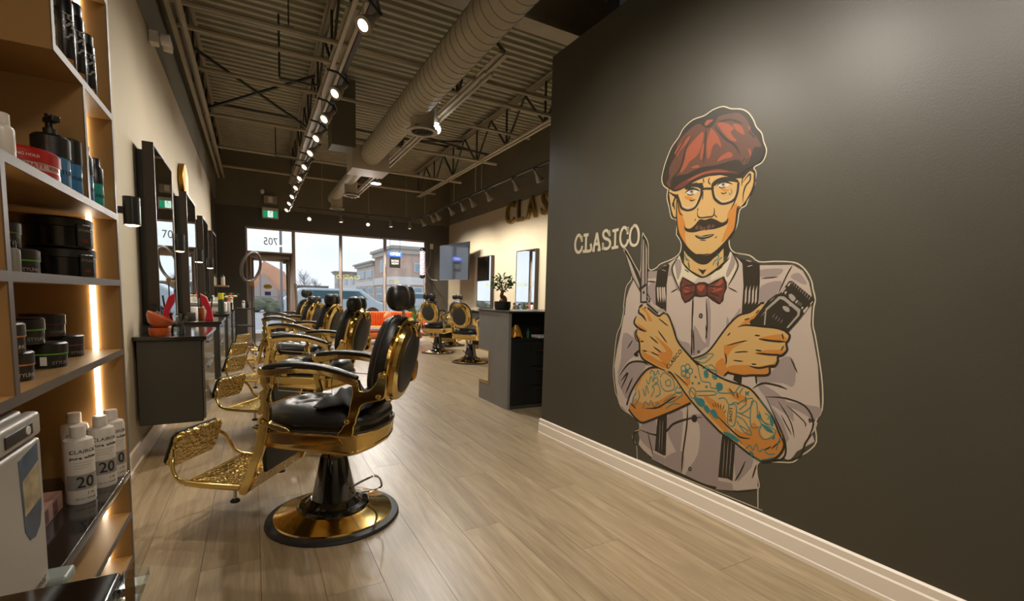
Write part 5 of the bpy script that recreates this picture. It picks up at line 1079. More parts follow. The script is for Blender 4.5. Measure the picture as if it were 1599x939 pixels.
face|dark|s|11|1888 1758 1924 1792 1957 1855 1959 1927 1931 1947 1892 1913 1889 1873
face|dark|s|12.2|1378 1932 1396 1838 1425 1770 1451 1763
face|dark|s|13.8|1406 1910 1437 1898 1422 1861 1435 1812
face|dark|s|9.6|1891 1890 1915 1914 1933 1927 1935 1893 1912 1869 1902 1831 1902 1784
face|dark|s|8.5|1608 1787 1611 1755 1631 1739 1681 1736 1718 1737 1726 1764 1721 1783
face|dark|s|7.1|1639 1895 1639 1884 1639 1873 1639 1861 1639 1850 1639 1839
face|dark|s|6.4|1611 1799 1611 1795 1610 1792 1610 1788 1609 1784 1609 1780
face|dark|s|8.4|1452 1869 1474 1793 1501 1770
face|dark|s|7.8|1867 1866 1858 1809 1829 1755
face|dark|s|7.8|1620 1527 1667 1520 1715 1524
face|dark|s|6.2|1637 1609 1646 1608 1656 1606 1665 1605 1674 1604 1683 1603
face|dark|s|6.4|1589 1726 1592 1728 1594 1730 1596 1733 1598 1735 1600 1737
face|dark|s|6|1724 1746 1729 1741 1734 1737 1738 1733 1743 1728 1747 1724
face|dark|s|5.2|1738 1609 1742 1611 1745 1613 1748 1615 1752 1617 1755 1619
face|dark|s|10.4|1414 1862 1415 1857 1416 1851 1417 1846 1419 1840 1420 1834
face|dark|s|7.7|1679 1962 1673 1938 1690 1917
face|dark|s|7.8|1634 1965 1636 1959 1638 1954 1639 1948 1641 1943 1643 1938
face|dark|f|0|1600 1640 1643 1631 1673 1634 1733 1634 1712 1618 1660 1611 1621 1620
face|grey|s|4.2|1616 1632 1674 1624 1725 1632
eyebrow#1|dark|f|0|1506 1932 1541 1948 1589 1948 1637 1924 1635 1902 1583 1921 1519 1920
eyebrow#2|dark|f|0|1696 1921 1724 1940 1780 1944 1849 1921 1871 1894 1824 1909 1754 1919 1705 1901
eyebrow#1|dark|g|0|1580 1956 1597 1944 1636 1939 1634 1915 1598 1928
eye#0|cream|f|0|1512 1902 1540 1916 1580 1910 1606 1897 1582 1886 1542 1887
eye#0|grey|f|0|1540 1915 1565 1911 1574 1897 1562 1889 1546 1896
eye#0|dark|f|0|1550 1908 1561 1906 1562 1897 1552 1899
eye#0|dark|s|10.6|1506 1901 1539 1917 1580 1913 1624 1892
eye#0|dark|s|7.3|1544 1858 1561 1848 1588 1852
eye#0|dark|s|6.5|1521 1897 1546 1884 1578 1885
eye#1|cream|f|0|1734 1902 1758 1916 1793 1910 1816 1897 1795 1888 1760 1888
eye#1|grey|f|0|1758 1914 1780 1911 1788 1898 1777 1890 1763 1897
eye#1|dark|f|0|1767 1908 1777 1906 1777 1898 1769 1899
eye#1|dark|s|9.5|1729 1902 1758 1917 1793 1912 1832 1893
eye#1|dark|s|6.6|1762 1861 1777 1852 1801 1855
eye#1|dark|s|5.9|1742 1898 1764 1886 1791 1887
eye#1|teal|s|5.2|1820 1874 1831 1852 1819 1839 1814 1855
glasses|dark|u|16.8|1445 1904 1470 1853 1489 1817 1536 1797 1584 1803 1613 1837 1629 1878 1623 1904
glasses|dark|u|13.4|1623 1901 1653 1902 1699 1894 1709 1901
glasses|dark|u|15|1701 1915 1708 1871 1725 1831 1770 1799 1819 1798 1851 1810 1865 1843 1868 1894
glasses|grey|s|4|1489 1824 1536 1803 1583 1810 1605 1838
glasses|grey|s|3.5|1732 1836 1773 1805 1818 1804 1844 1814
glasses|cream|s|3.5|1470 1906 1492 1837 1535 1811 1590 1828 1617 1880 1607 1913 1551 1930
glasses|cream|s|3.1|1712 1906 1731 1848 1776 1811 1824 1815 1855 1844 1859 1879
moustache|dark|f|0|1516 1712 1527 1694 1561 1684 1599 1705 1628 1730 1667 1722 1704 1727 1741 1713 1778 1693 1806 1699 1818 1715 1817 1685 1787 1671 1730 1662 1656 1664 1594 1658 1546 1666 1522 1682
moustache|cap|f|0|1601 1676 1607 1695 1630 1698 1655 1680 1677 1684 1706 1692 1736 1680 1708 1668 1656 1667
moustache|dark|s|10.3|1629 1721 1628 1709 1627 1698 1627 1687 1626 1676 1625 1664
moustache|dark|s|10|1675 1715 1676 1704 1677 1692 1677 1681 1678 1670 1679 1658
moustache|dark|s|9.9|1712 1710 1712 1700 1711 1691 1710 1681 1709 1671 1709 1661
cap|dark|f|0|1373 1959 1337 1994 1326 2035 1339 2089 1360 2141 1397 2201 1445 2249 1485 2292 1543 2313 1619 2314 1677 2327 1737 2327 1790 2299 1847 2278 1889 2249 1918 2204 1942 2160 1973 2120 1988 2075 2005 2033 2002 2003 1984 1981 1948 1966 1914 1963 1886 1937 1855 1933 1791 1957 1724 1968 1655 1968 1584 1959 1511 1937 1457 1925 1416 1929
cap|brown|f|0|1354 1991 1377 2018 1373 2082 1424 2157 1428 2217 1494 2266 1574 2290 1627 2257 1689 2256 1713 2288 1792 2280 1849 2262 1901 2204 1923 2150 1961 2103 1987 2055 1947 2060 1932 2022 1912 1985 1876 1988 1849 2021 1773 2022 1679 2020 1579 2025 1513 2015 1434 2019 1403 2000 1390 1959
cap|wine|f|0|1416 1942 1470 1969 1567 1992 1653 2003 1735 1997 1815 1968 1867 1946 1790 1963 1710 1979 1640 1982 1568 1974 1487 1941
cap|rust|f|0|1516 1972 1582 1992 1653 1997 1736 1988 1803 1965 1723 1982 1640 1988 1568 1974
cap|rust|f|0|1408 2161 1437 2196 1497 2229 1527 2233 1499 2198 1448 2163 1433 2142
cap|rust|f|0|1461 2032 1491 2104 1502 2162 1552 2202 1607 2234 1620 2207 1607 2147 1581 2107 1530 2083 1502 2053
cap|rust|f|0|1655 2072 1644 2166 1664 2229 1677 2231 1722 2174 1746 2111 1711 2143 1685 2127 1674 2084
cap|rust|f|0|1604 2090 1613 2151 1627 2165 1626 2119 1615 2075
cap|rust|f|0|1709 2253 1769 2235 1817 2196 1799 2180 1820 2147 1841 2120 1802 2135 1754 2187
cap|rust|f|0|1809 2218 1853 2202 1880 2162 1882 2143 1837 2175
cap|rust|f|0|1725 2038 1743 2062 1794 2075 1821 2054 1810 2041 1765 2043
cap|rust|f|0|1541 2045 1577 2052 1603 2043 1593 2033
cap|rust|f|0|1912 2064 1931 2043 1927 2018
cap|rust|f|0|1903 2182 1918 2167 1910 2159
cap|rust|f|0|1622 2273 1638 2291 1680 2281 1661 2270 1634 2261
cap|dark|s|10.2|1634 2249 1634 2163 1632 2048
cap|dark|s|10.9|1690 2244 1762 2157 1830 2101 1865 2044
cap|dark|s|11.9|1535 2231 1494 2164 1463 2062 1395 2002 1398 1964
cap|dark|s|10.3|1503 2245 1424 2157 1362 2109
cap|dark|s|10.9|1715 2259 1794 2246 1871 2202
cap|dark|s|12.3|1861 2018 1901 1966 1987 1978
cap|dark|s|8.8|1947 2055 1956 2016 1935 1985
cap|dark|s|8|1959 2057 1963 2050 1966 2043 1970 2036 1974 2029 1978 2021
cap|dark|s|6.9|1881 1997 1884 2002 1888 2006 1891 2011 1894 2015 1897 2020
cap|dark|s|6.9|1900 1987 1903 1992 1906 1997 1909 2001 1913 2006 1916 2010
cap|dark|s|11.7|1604 2281 1634 2255 1669 2250 1691 2272 1672 2295
cap|dark|s|8.2|1712 2299 1752 2300 1791 2285
cap|dark|s|11.4|1490 2007 1608 2024 1734 2014 1811 2018 1863 1996
cap|dark|s|6.8|1905 2155 1914 2146 1923 2136 1931 2126 1940 2116 1949 2107
left_forearm|orange|g|0|1120 477 1125 507 1187 578 1168 631 1228 730 1288 787 1378 811 1458 789 1554 745 1648 668 1666 650 1630 623 1481 539 1334 459 1263 419 1224 423
left_forearm|skin|f|0|1181 617 1239 724 1299 780 1379 800 1459 774 1574 719 1560 658 1486 659 1394 595 1283 556 1196 555
left_forearm|dark|u|14.2|1120 477 1156 446 1224 414 1269 417 1347 458 1481 532 1644 631
left_forearm|dark|u|14.6|1097 501 1136 608 1227 738 1298 796 1388 813
left_forearm|teal|u|7.9|1202 629 1216 583 1176 518 1152 545 1181 609
left_forearm|teal|u|7.6|1245 645 1269 601 1275 674 1300 623
left_forearm|teal|u|7.4|1272 713 1295 686 1312 743 1335 708 1340 779
left_forearm|teal|u|7.3|1301 757 1319 783 1352 757 1370 791 1382 762
left_forearm|teal|u|7.3|1322 604 1348 664 1327 675 1376 700 1400 642 1362 612
left_forearm|teal|u|7.3|1334 723 1363 744 1375 715 1346 702
left_forearm|teal|u|7|1393 748 1420 783 1459 774 1498 750 1512 693 1447 667 1407 690 1394 733
left_forearm|teal|u|7|1434 725 1470 746 1482 710 1445 704 1443 726
left_forearm|teal|u|6.9|1433 595 1488 637 1541 677 1577 669 1508 611 1453 592
left_forearm|teal|u|6.7|1538 720 1522 680 1559 673 1575 705 1539 706
left_forearm|teal|u|7.4|1254 510 1272 562 1305 545 1323 580 1357 540 1385 578 1407 544
left_forearm|teal|u|6.9|1455 554 1510 596 1564 607
left_forearm|dark|s|10.9|1275 515 1387 547 1489 622 1533 649
left_forearm|dark|s|10.1|1130 524 1166 507 1189 496
clipper_hand|skin|g|0|1631 894 1727 936 1791 1009 1869 1120 1927 1179 1992 1198 2046 1241 2063 1244 2065 1217 2040 1173 1996 1144 2003 1128 2143 1121 2197 1104 2207 1075 2193 1058 2191 1006 2154 981 2152 944 2116 913 2108 879 1994 854 1883 850 1858 829 1769 845 1659 878
clipper_hand|orange|f|0|1937 1124 1971 1154 2027 1189 2059 1222 2045 1184 2007 1150 1979 1132
clipper_hand|orange|f|0|2049 1061 2146 1090 2177 1087 2199 1069 2185 1055 2094 1051
clipper_hand|orange|f|0|2043 982 2098 1006 2167 1014 2186 1037 2179 995 2127 983
clipper_hand|orange|f|0|1845 997 1877 1011 1980 1044 1910 997 1875 948 1866 895
clipper_hand|orange|f|0|1800 891 1844 932 1867 889 1881 868 1858 832 1810 845
clipper_hand|orange|f|0|1886 891 2002 913 2038 907 2131 936 2151 955 2147 933 2116 913 2108 879 1994 856 1882 853
clipper_hand|dark|u|11.3|1627 899 1713 934 1766 982 1851 1101 1921 1173 1992 1198 2046 1243 2065 1246
clipper_hand|dark|u|11|2186 1109 2210 1090 2205 1064 2196 1048 2203 1018 2185 990 2160 977 2161 956 2148 928 2121 919 2123 892 2103 873 2024 861 1971 850 1882 853
clipper_hand|dark|s|10.4|1923 1112 1973 1126 2066 1124 2143 1121 2189 1106
clipper_hand|dark|s|10.6|1997 1133 2001 1150 2040 1173 2067 1222
clipper_hand|dark|s|11.4|2049 1058 2122 1054 2195 1056
clipper_hand|dark|s|11.5|2038 981 2127 983 2169 988
clipper_hand|dark|s|11.1|2008 908 2061 905 2110 920 2147 933
clipper_hand|dark|s|7|1864 1004 1932 1028 1986 1044
clipper_hand|dark|s|6.9|1912 970 1961 980 1996 984
clipper_hand|dark|s|7|1909 926 1921 927 1934 927 1946 927 1958 928 1971 928
clipper_hand|dark|s|8|1855 963 1867 929 1866 895
clipper_hand|dark|s|7.4|2171 1097 2173 1091 2175 1085 2177 1079 2179 1073 2181 1067
clipper_hand|dark|s|7.9|2025 1075 2031 1075 2037 1075 2044 1075 2050 1075 2056 1075
clipper_hand|dark|s|7.9|2036 997 2043 997 2050 997 2057 997 2064 997 2071 997
clipper_hand|dark|s|8|2019 921 2025 921 2031 921 2036 922 2042 922 2048 922
clipper_hand|dark|s|6.2|2173 1009 2175 1015 2177 1020 2180 1026 2182 1031 2184 1036
clipper_hand|dark|s|6.8|1959 1153 1965 1155 1971 1157 1977 1159 1983 1161 1989 1163
clipper_hand|dark|s|6.6|2022 1189 2026 1193 2030 1198 2034 1202 2038 1207 2043 1211
clipper_hand|dark|s|7.2|1864 1059 1867 1063 1871 1066 1874 1070 1878 1074 1881 1078
clipper_hand|dark|s|10.9|1858 829 1864 836 1870 843 1876 849 1882 856 1888 863
clipper_hand|teal|u|5.7|1657 897 1714 922 1754 945 1782 943 1750 909 1716 886 1665 892
clipper_hand|teal|u|5.7|1686 901 1742 926
clipper_hand|teal|u|5.5|1753 873 1773 882 1802 862 1810 845
clipper_hand|teal|u|5.6|1719 856 1739 871 1761 856 1803 850
scissor_arm|skin|g|0|1173 1203 1205 1215 1249 1197 1335 1147 1393 1164 1427 1151 1475 1080 1518 996 1594 931 1666 884 1672 879 1832 823 1972 798 2031 781 2090 733 2147 687 2178 624 2214 570 2224 522 2191 467 2114 423 2087 421 1952 476 1856 514 1639 656 1497 778 1418 806 1338 817 1242 844 1207 879 1191 949 1160 1003 1167 1051 1131 1089 1151 1130 1200 1133 1176 1171
scissor_arm|orange|f|0|1185 1195 1241 1158 1265 1112 1296 1114 1239 1181
scissor_arm|orange|f|0|1148 1090 1215 1070 1260 1042 1218 1031 1160 1083
scissor_arm|orange|f|0|1165 1011 1211 975 1223 960 1190 965
scissor_arm|orange|f|0|1216 904 1269 910 1363 882 1436 831 1486 919 1406 978 1324 1016 1398 954 1429 920 1371 921 1308 953 1373 891 1237 906 1229 866 1337 829 1418 813 1455 833
scissor_arm|orange|f|0|1497 785 1615 735 1630 776 1563 803 1625 722 1665 676 1731 615 1862 530 1952 483 1901 540 1799 616
scissor_arm|orange|f|0|1946 552 2007 540 2058 614 2119 543 2157 567 2199 604 2223 534 2191 467 2101 425 2012 466 1965 508
scissor_arm|orange|f|0|1725 695 1844 662 1899 568 1833 595
scissor_arm|orange|f|0|1884 761 1991 740 2009 703 1934 715
scissor_arm|dark|u|13.7|1249 1197 1345 1147 1392 1168 1432 1151 1475 1080 1518 996 1594 931 1684 865
scissor_arm|dark|u|11.3|1625 903 1833 819 1972 798 2031 781 2098 722 2156 663 2193 596 2226 535 2191 460 2108 418 1952 473 1848 512 1640 649 1497 778 1456 795
scissor_arm|dark|s|16.4|1174 1195 1171 1163 1210 1141 1245 1107
scissor_arm|dark|s|16.5|1205 1219 1198 1214 1190 1209 1183 1204 1176 1200 1169 1195
scissor_arm|dark|s|16.6|1150 1138 1131 1089 1184 1052 1249 1037
scissor_arm|dark|s|16.3|1162 1051 1160 1003 1190 957 1201 886 1242 844 1338 817 1428 799
scissor_arm|dark|s|9.9|1351 1053 1368 1037 1385 1022 1402 1007 1418 992 1435 977
scissor_arm|dark|s|10.2|1283 1009 1299 1000 1315 991 1331 983 1347 974 1362 966
scissor_arm|dark|s|9.2|1319 942 1333 936 1348 930 1362 924 1377 918 1391 912
scissor_arm|dark|s|9.2|1301 906 1315 902 1330 898 1344 894 1359 891 1373 887
scissor_arm|dark|s|8.9|1351 1132 1368 1122 1386 1113 1403 1103 1420 1094 1437 1085
scissor_arm|dark|s|9.7|1201 966 1207 967 1214 967 1220 968 1227 969 1233 969
scissor_arm|dark|s|9.6|1227 905 1234 905 1242 905 1249 905 1257 905 1264 905
scissor_arm|dark|s|8.5|1504 796 1527 783 1550 771 1573 758 1595 746 1617 734
scissor_arm|dark|s|9.4|1816 605 1916 544 1980 512 2044 519
scissor_arm|dark|s|7.2|1895 770 1903 762 1911 754 1918 745 1926 737 1933 729
scissor_arm|dark|s|7.1|1946 752 1948 746 1950 739 1952 733 1954 726 1956 720
scissor_arm|dark|s|6.9|1999 742 2000 735 2001 729 2002 722 2003 716 2005 709
scissor_arm|dark|s|7.2|2124 479 2131 485 2139 491 2146 497 2154 504 2161 510
scissor_arm|dark|s|7|2162 497 2172 509 2181 521 2191 532 2200 544 2209 556
scissor_arm|dark|s|8.6|1218 1188 1222 1192 1226 1195 1230 1198 1234 1201 1238 1204
tattoo|teal|u|6.9|1645 827 1639 813 1625 807 1613 815 1612 830 1623 841 1638 839 1645 827
tattoo|teal|u|7|1627 798 1622 784 1607 778 1595 786 1594 801 1605 812 1620 810 1627 798
tattoo|teal|u|7.1|1595 803 1589 789 1574 783 1562 791 1561 806 1572 817 1587 816 1595 803
tattoo|teal|u|7.1|1592 836 1587 821 1572 816 1559 823 1558 839 1570 850 1585 848 1592 835
tattoo|teal|u|7|1623 850 1618 836 1604 830 1591 838 1590 853 1601 864 1616 862 1623 850
tattoo|teal|f|0|1611 822 1608 814 1600 809 1592 811 1588 819 1591 827 1599 831 1607 829
tattoo|teal|u|6.2|1678 865 1700 802 1719 776 1770 777 1780 750 1822 750 1831 730 1902 740 1946 755
tattoo|teal|u|6.4|1680 709 1798 731 1808 712 1691 685
tattoo|teal|u|6.7|1627 692 1643 725 1671 715 1677 686 1657 660 1633 678 1631 700
tattoo|teal|u|5.9|1834 695 1873 706 1906 675 1936 695 1966 694
tattoo|teal|u|5.9|1903 674 1903 569 1945 569 1948 677 1903 674
tattoo|teal|u|5.7|1951 684 1993 720 2042 737 2031 688 1984 644 1955 644
tattoo|teal|u|5.7|1956 623 2002 607 2050 544 2006 546 1958 596
tattoo|teal|u|5.7|1955 644 2036 628
tattoo|teal|u|5.5|2036 722 2064 721 2076 651 2100 604 2046 584 2034 655 2036 722
tattoo|teal|u|5.3|2076 744 2105 717 2134 691 2157 644 2146 622 2105 632 2081 679
tattoo|teal|u|5.3|2076 651 2126 617 2180 599
tattoo|teal|u|5.3|2100 604 2090 562 2119 537 2164 562 2180 599
tattoo|teal|u|5.9|1880 513 1934 513 1981 492 1997 475
tattoo|teal|u|5.9|1888 508 1936 493 1975 476
tattoo|teal|u|5.5|2021 455 2047 483 2063 461 2081 500 2098 464 2123 485 2145 466 2183 477
tattoo|teal|u|5.4|2073 423 2108 421 2178 456
tattoo|teal|u|5.1|2188 498 2202 566 2220 571
tattoo|teal|u|5.8|1938 757 1965 797
tattoo|teal|u|5.7|1961 748 1981 786
tattoo|teal|u|5.3|2115 674 2136 665 2131 645
tattoo|teal|u|5.7|1968 660 2009 703
tattoo|teal|u|5.7|1982 575 2027 559
tattoo|teal|u|6.2|1783 829 1801 804 1817 810
tattoo|teal|u|6.2|1713 855 1798 853 1807 833
tattoo|teal|f|0|1819 785 1851 784 1857 756 1831 737 1813 756
tattoo|teal|f|0|1723 835 1748 846 1759 811 1735 800
tattoo|teal|f|0|1783 822 1816 820 1810 801 1789 805
tattoo|teal|f|0|1993 768 2007 767 2021 776 2015 758 2020 746 2006 751 1995 744 1999 757
tattoo|teal|f|0|1649 764 1659 750 1641 747
tattoo|teal|f|0|1693 771 1707 759 1686 754
tattoo|teal|f|0|1738 753 1759 753 1748 740
tattoo|teal|f|0|1664 804 1679 791 1661 788
tattoo|teal|f|0|2164 562 2176 569 2174 552 2163 550
tattoo|teal|f|0|1683 665 1727 674 1746 648 1722 621
tattoo|teal|f|0|1665 669 1695 630 1721 628 1701 668
tattoo|teal|f|0|1782 612 1815 626 1842 582 1810 582
tattoo|teal|f|0|1755 643 1782 619 1767 594 1739 624
tattoo|teal|f|0|1880 513 1950 511 1982 485 1921 489
tattoo|teal|f|0|2042 454 2071 443 2059 426
tattoo|teal|f|0|2069 650 2089 667 2097 643 2077 638
tattoo|teal|f|0|2099 617 2147 603 2169 583 2129 585
tattoo|teal|f|0|2142 673 2164 646 2160 613 2145 635
tattoo|skin|g|0|1911 669 1939 671 1940 581 1912 578
tattoo|dark|s|4.6|1796 659 1799 655 1803 651 1806 648 1810 644 1813 641
tattoo|dark|s|4.5|1811 669 1814 664 1817 659 1820 654 1823 648 1826 643
tattoo|dark|s|4.5|1831 673 1833 667 1834 661 1835 655 1837 648 1838 642
tattoo|dark|s|4.5|1852 670 1852 664 1852 658 1852 651 1852 645 1853 638
tattoo|dark|s|4.4|1872 667 1871 661 1870 654 1869 648 1868 641 1866 634
tattoo|dark|s|4.4|1886 642 1884 637 1882 633 1880 628 1878 623 1876 619
scissors|dark|g|0|996 1594 1138 1446 1178 1383 1182 1325 1175 1299 1085 1411
scissors|grey|g|0|1012 1577 1069 1511 1162 1357 1166 1325 1094 1411
scissors|cream|s|4.2|1023 1560 1053 1514 1082 1469 1111 1425 1140 1381 1168 1338
scissors|dark|g|0|1168 1679 1223 1616 1236 1458 1241 1299 1274 1255 1267 1230 1233 1229 1180 1228 1173 1331 1171 1461
scissors|shade|g|0|1177 1658 1188 1651 1211 1357 1186 1338 1180 1460
scissors|grey|g|0|1203 1630 1219 1585 1231 1357 1220 1357
scissors|grey|g|0|1187 1318 1229 1344 1236 1242 1193 1238
scissors|dark|f|0|1200 1306 1212 1309 1218 1296 1207 1288 1198 1296
scissors|grey|u|7.8|1243 1274 1261 1255 1250 1236 1329 1187 1362 1188 1411 1172
scissors|grey|u|8.7|1332 1156 1346 1182 1386 1189 1416 1166
scissors|dark|u|12.4|1242 1223 1322 1175 1343 1163
scissors|grey|u|12|1178 1052 1136 1025 1145 977 1180 948
scissors|dark|s|8.9|1189 1057 1147 1026 1156 978 1185 957
scissors|dark|u|17.1|1194 902 1152 869 1186 869
clippers|dark|g|0|2187 1358 2202 1358 2315 1269 2247 1164 2202 1105 2138 1124 1997 1128 2002 1145 2023 1173 2084 1260 2125 1292 2145 1297
clippers|grey|g|0|2073 1186 2076 1218 2141 1282 2167 1282 2253 1219 2250 1189 2200 1125 2192 1128 2240 1193 2239 1208 2169 1262 2148 1269 2082 1208 2080 1133 2073 1133
clippers|grey|f|0|2192 1293 2207 1293 2226 1273 2213 1258 2193 1277
clippers|grey|f|0|2166 1234 2192 1229 2201 1209 2184 1206 2167 1221
clippers|grey|f|0|2193 1247 2203 1250 2209 1240 2199 1233
clippers|shirt|g|0|2183 1343 2197 1355 2189 1333 2180 1333
clippers|shirt|g|0|2169 1328 2174 1323 2156 1297 2153 1305
clippers|shirt|g|0|2265 1214 2285 1237 2288 1227 2271 1202
clippers|shirt|g|0|2296 1249 2308 1264 2307 1255 2296 1242
clippers|shirt|g|0|2170 1308 2181 1305 2174 1292 2169 1295
clippers|shirt|g|0|2232 1265 2239 1263 2231 1248 2224 1253
clippers|shirt|g|0|2259 1234 2266 1231 2262 1221 2256 1224
clippers|shade|u|3.3|2206 1357 2200 1343
clippers|shade|u|3.2|2217 1348 2211 1334
clippers|shade|u|3.2|2228 1338 2223 1324
clippers|shade|u|3.2|2239 1328 2234 1315
clippers|shade|u|3.2|2250 1319 2245 1305
clippers|shade|u|3.2|2261 1310 2256 1296
clippers|shade|u|3.1|2272 1300 2267 1287
clippers|shade|u|3.1|2283 1291 2277 1277
clippers|shade|u|3.1|2294 1282 2288 1268
clippers|shade|s|2.7|2127 1194 2125 1189 2122 1185 2120 1181 2118 1176 2115 1172
clippers|shade|s|2.6|2141 1185 2139 1181 2137 1176 2135 1172 2132 1168 2130 1164
clippers|shade|s|2.6|2156 1176 2154 1172 2151 1168 2149 1163 2147 1159 2144 1155
clippers|shade|s|2.6|2170 1168 2168 1163 2166 1159 2163 1155 2161 1151 2159 1146
clippers|shade|s|2.5|2245 1258 2243 1255 2242 1252 2241 1249 2240 1246 2238 1243
clippers|shade|s|2.5|2251 1254 2250 1251 2248 1248 2247 1245 2246 1242 2245 1239
clippers|shade|s|2.5|2257 1250 2256 1247 2255 1244 2253 1241 2252 1238 2251 1235
clippers|shade|s|3.8|2095 1255 2100 1260 2104 1264 2109 1268 2113 1272 2118 1277
clippers|shade|s|3.5|2054 1177 2087 1218 2107 1240
lettering|cream|u|24.9|509 1699 503 1746 504 1719 481 1750 455 1753 431 1726 422 1687 432 1641 463 1619 496 1627 512 1653 511 1666
lettering|cream|u|24.1|528 1748 591 1746
lettering|cream|u|24.2|561 1745 562 1627
lettering|cream|u|23.9|525 1622 623 1623 621 1674
lettering|cream|u|23.2|692 1750 657 1624
lettering|cream|u|22.9|692 1750 730 1623
lettering|cream|u|23.4|644 1620 674 1621
lettering|cream|u|22.8|707 1621 742 1621
lettering|cream|u|23|671 1666 721 1666
lettering|cream|u|22.2|838 1711 832 1754 832 1730 804 1755 773 1750 765 1728 782 1702 827 1685 848 1659 837 1631 807 1621 774 1632 765 1670 768 1616
lettering|cream|u|21.4|866 1744 932 1748
lettering|cream|u|21.4|898 1745 901 1626
lettering|cream|u|21.4|865 1621 937 1625
lettering|cream|u|20.6|1025 1704 1028 1754 1027 1725 1006 1750 980 1755 959 1728 953 1689 962 1649 989 1623 1014 1629 1030 1651 1031 1670
lettering|cream|u|19.8|1091 1758 1060 1733 1050 1684 1061 1640 1090 1622 1119 1628 1135 1660 1132 1710 1113 1746 1091 1758 1073 1747
tattoo_lettering|dark|t:CLASICO|23.6|1447 817 1553 945
tattoo_lettering|dark|t:LOVE|17.5|1918 660 1919 583"""
# ================================================================== MURAL (flat painted decal on the partition, wall coordinates in mm)
PAL = {'dark': '#2A2419', 'cream': '#B3A88E', 'shirt': '#A39385', 'shade': '#85766F', 'skin': '#AB8954', 'orange': '#A66C2E', 'cap': '#5A3A2C', 'brown': '#523529', 'rust': '#83432A', 'wine': '#5A2D26', 'grey': '#8B8176', 'teal': '#2F6462'}
pm = {k: mat('mural_' + k, v, .42, spec=.4) for k, v in PAL.items()}; keys = list(PAL)
mur = empty('wall_mural', tuple(A0), 0, 'painted mural of a moustached tattooed barber in a red cap beside the word CLASICO', 'mural')
def ribbon(pts, w, closed, taper):
    n = len(pts); out = []
    Lf = []; Rt = []
    for i in range(n):
        a = pts[i - 1] if (closed or i) else pts[0]; b = pts[(i + 1) % n] if (closed or i < n - 1) else pts[-1]
        dx_, dy_ = b[0] - a[0], b[1] - a[1]; l = math.hypot(dx_, dy_) or 1; t = i / (n - 1)
        ww = w / 2 * (min(1, .25 + 3.0 * min(t, 1 - t)) if taper else 1)
        Lf.append((pts[i][0] - dy_ / l * ww, pts[i][1] + dx_ / l * ww)); Rt.append((pts[i][0] + dy_ / l * ww, pts[i][1] - dx_ / l * ww))
    return Lf, Rt
parts = {}
lay = 0
for line in MURAL.strip().split('\n'):
    nm, col, kind, w, d = line.split('|'); w = float(w); d = list(map(int, d.split())); pts = list(zip(d[::2], d[1::2])); lay += 1
    off = .0006 + lay * .000009
    mb = parts.setdefault(nm, MB()); mb.cur = keys.index(col)
    W3 = lambda p: tuple(MU * (p[0] / 1000) + MN * off + Vector((0, 0, p[1] / 1000)))
    if kind[:2] == 't:':
        a, b = pts; dx_, dz_ = b[0] - a[0], b[1] - a[1]; l = math.hypot(dx_, dz_); ux_ = MU * (dx_ / l) + Vector((0, 0, dz_ / l)); vx = MU * (-dz_ / l) + Vector((0, 0, dx_ / l))
        t_ = text_mesh(nm, kind[2:], w / 1000 * 1.5, pm[col], mur, basis(tuple(MU * ((a[0] + b[0]) / 2000) + MN * (off + .0012) + Vector((0, 0, (a[1] + b[1]) / 2000))), ux_, vx), .0002); sc_ = l / 1000 / max(.001, max(Vector(c).dot(ux_) for c in [v.co for v in t_.data.vertices]) - min(Vector(c).dot(ux_) for c in [v.co for v in t_.data.vertices]))
        cc = sum((v.co for v in t_.data.vertices), Vector()) / len(t_.data.vertices)
        for v in t_.data.vertices: q_ = v.co - cc; v.co = cc + ux_ * (q_.dot(ux_) * sc_) + vx * q_.dot(vx) + MN * q_.dot(MN)
        del parts[nm]; continue
    if kind in 'fg':
        pp = catmull(pts, 3) if kind == 'f' else pts
        tri = __import__('mathutils').geometry.tessellate_polygon([[Vector((p[0], p[1], 0)) for p in pp]])
        mb.add([W3(p) for p in pp], [tuple(t) for t in tri])
    else:
        closed = kind == 'c'; pp = catmull(pts, 3 if closed else 4, closed) if len(pts) > 2 else pts
        Lf, Rt = ribbon(pp, w, closed, kind == 's'); n = len(pp); vs = [W3(p) for p in Lf] + [W3(p) for p in Rt]
        mb.add(vs, [(i, (i + 1) % n, n + (i + 1) % n, n + i) for i in range(n if closed else n - 1)])
for nm, mb in parts.items():
    nm = nm.split('#')[0]; me = bpy.data.meshes.new(nm); me.from_pydata(mb.v, [], mb.f)
    for k in keys: me.materials.append(pm[k])
    me.polygons.foreach_set('material_index', mb.mi); o = bpy.data.objects.new(nm, me); C.objects.link(o); o.parent = mur
for s, t, x, z, sz in (('tattoo_lettering', 'LOVE', 0, 0, 0),): pass
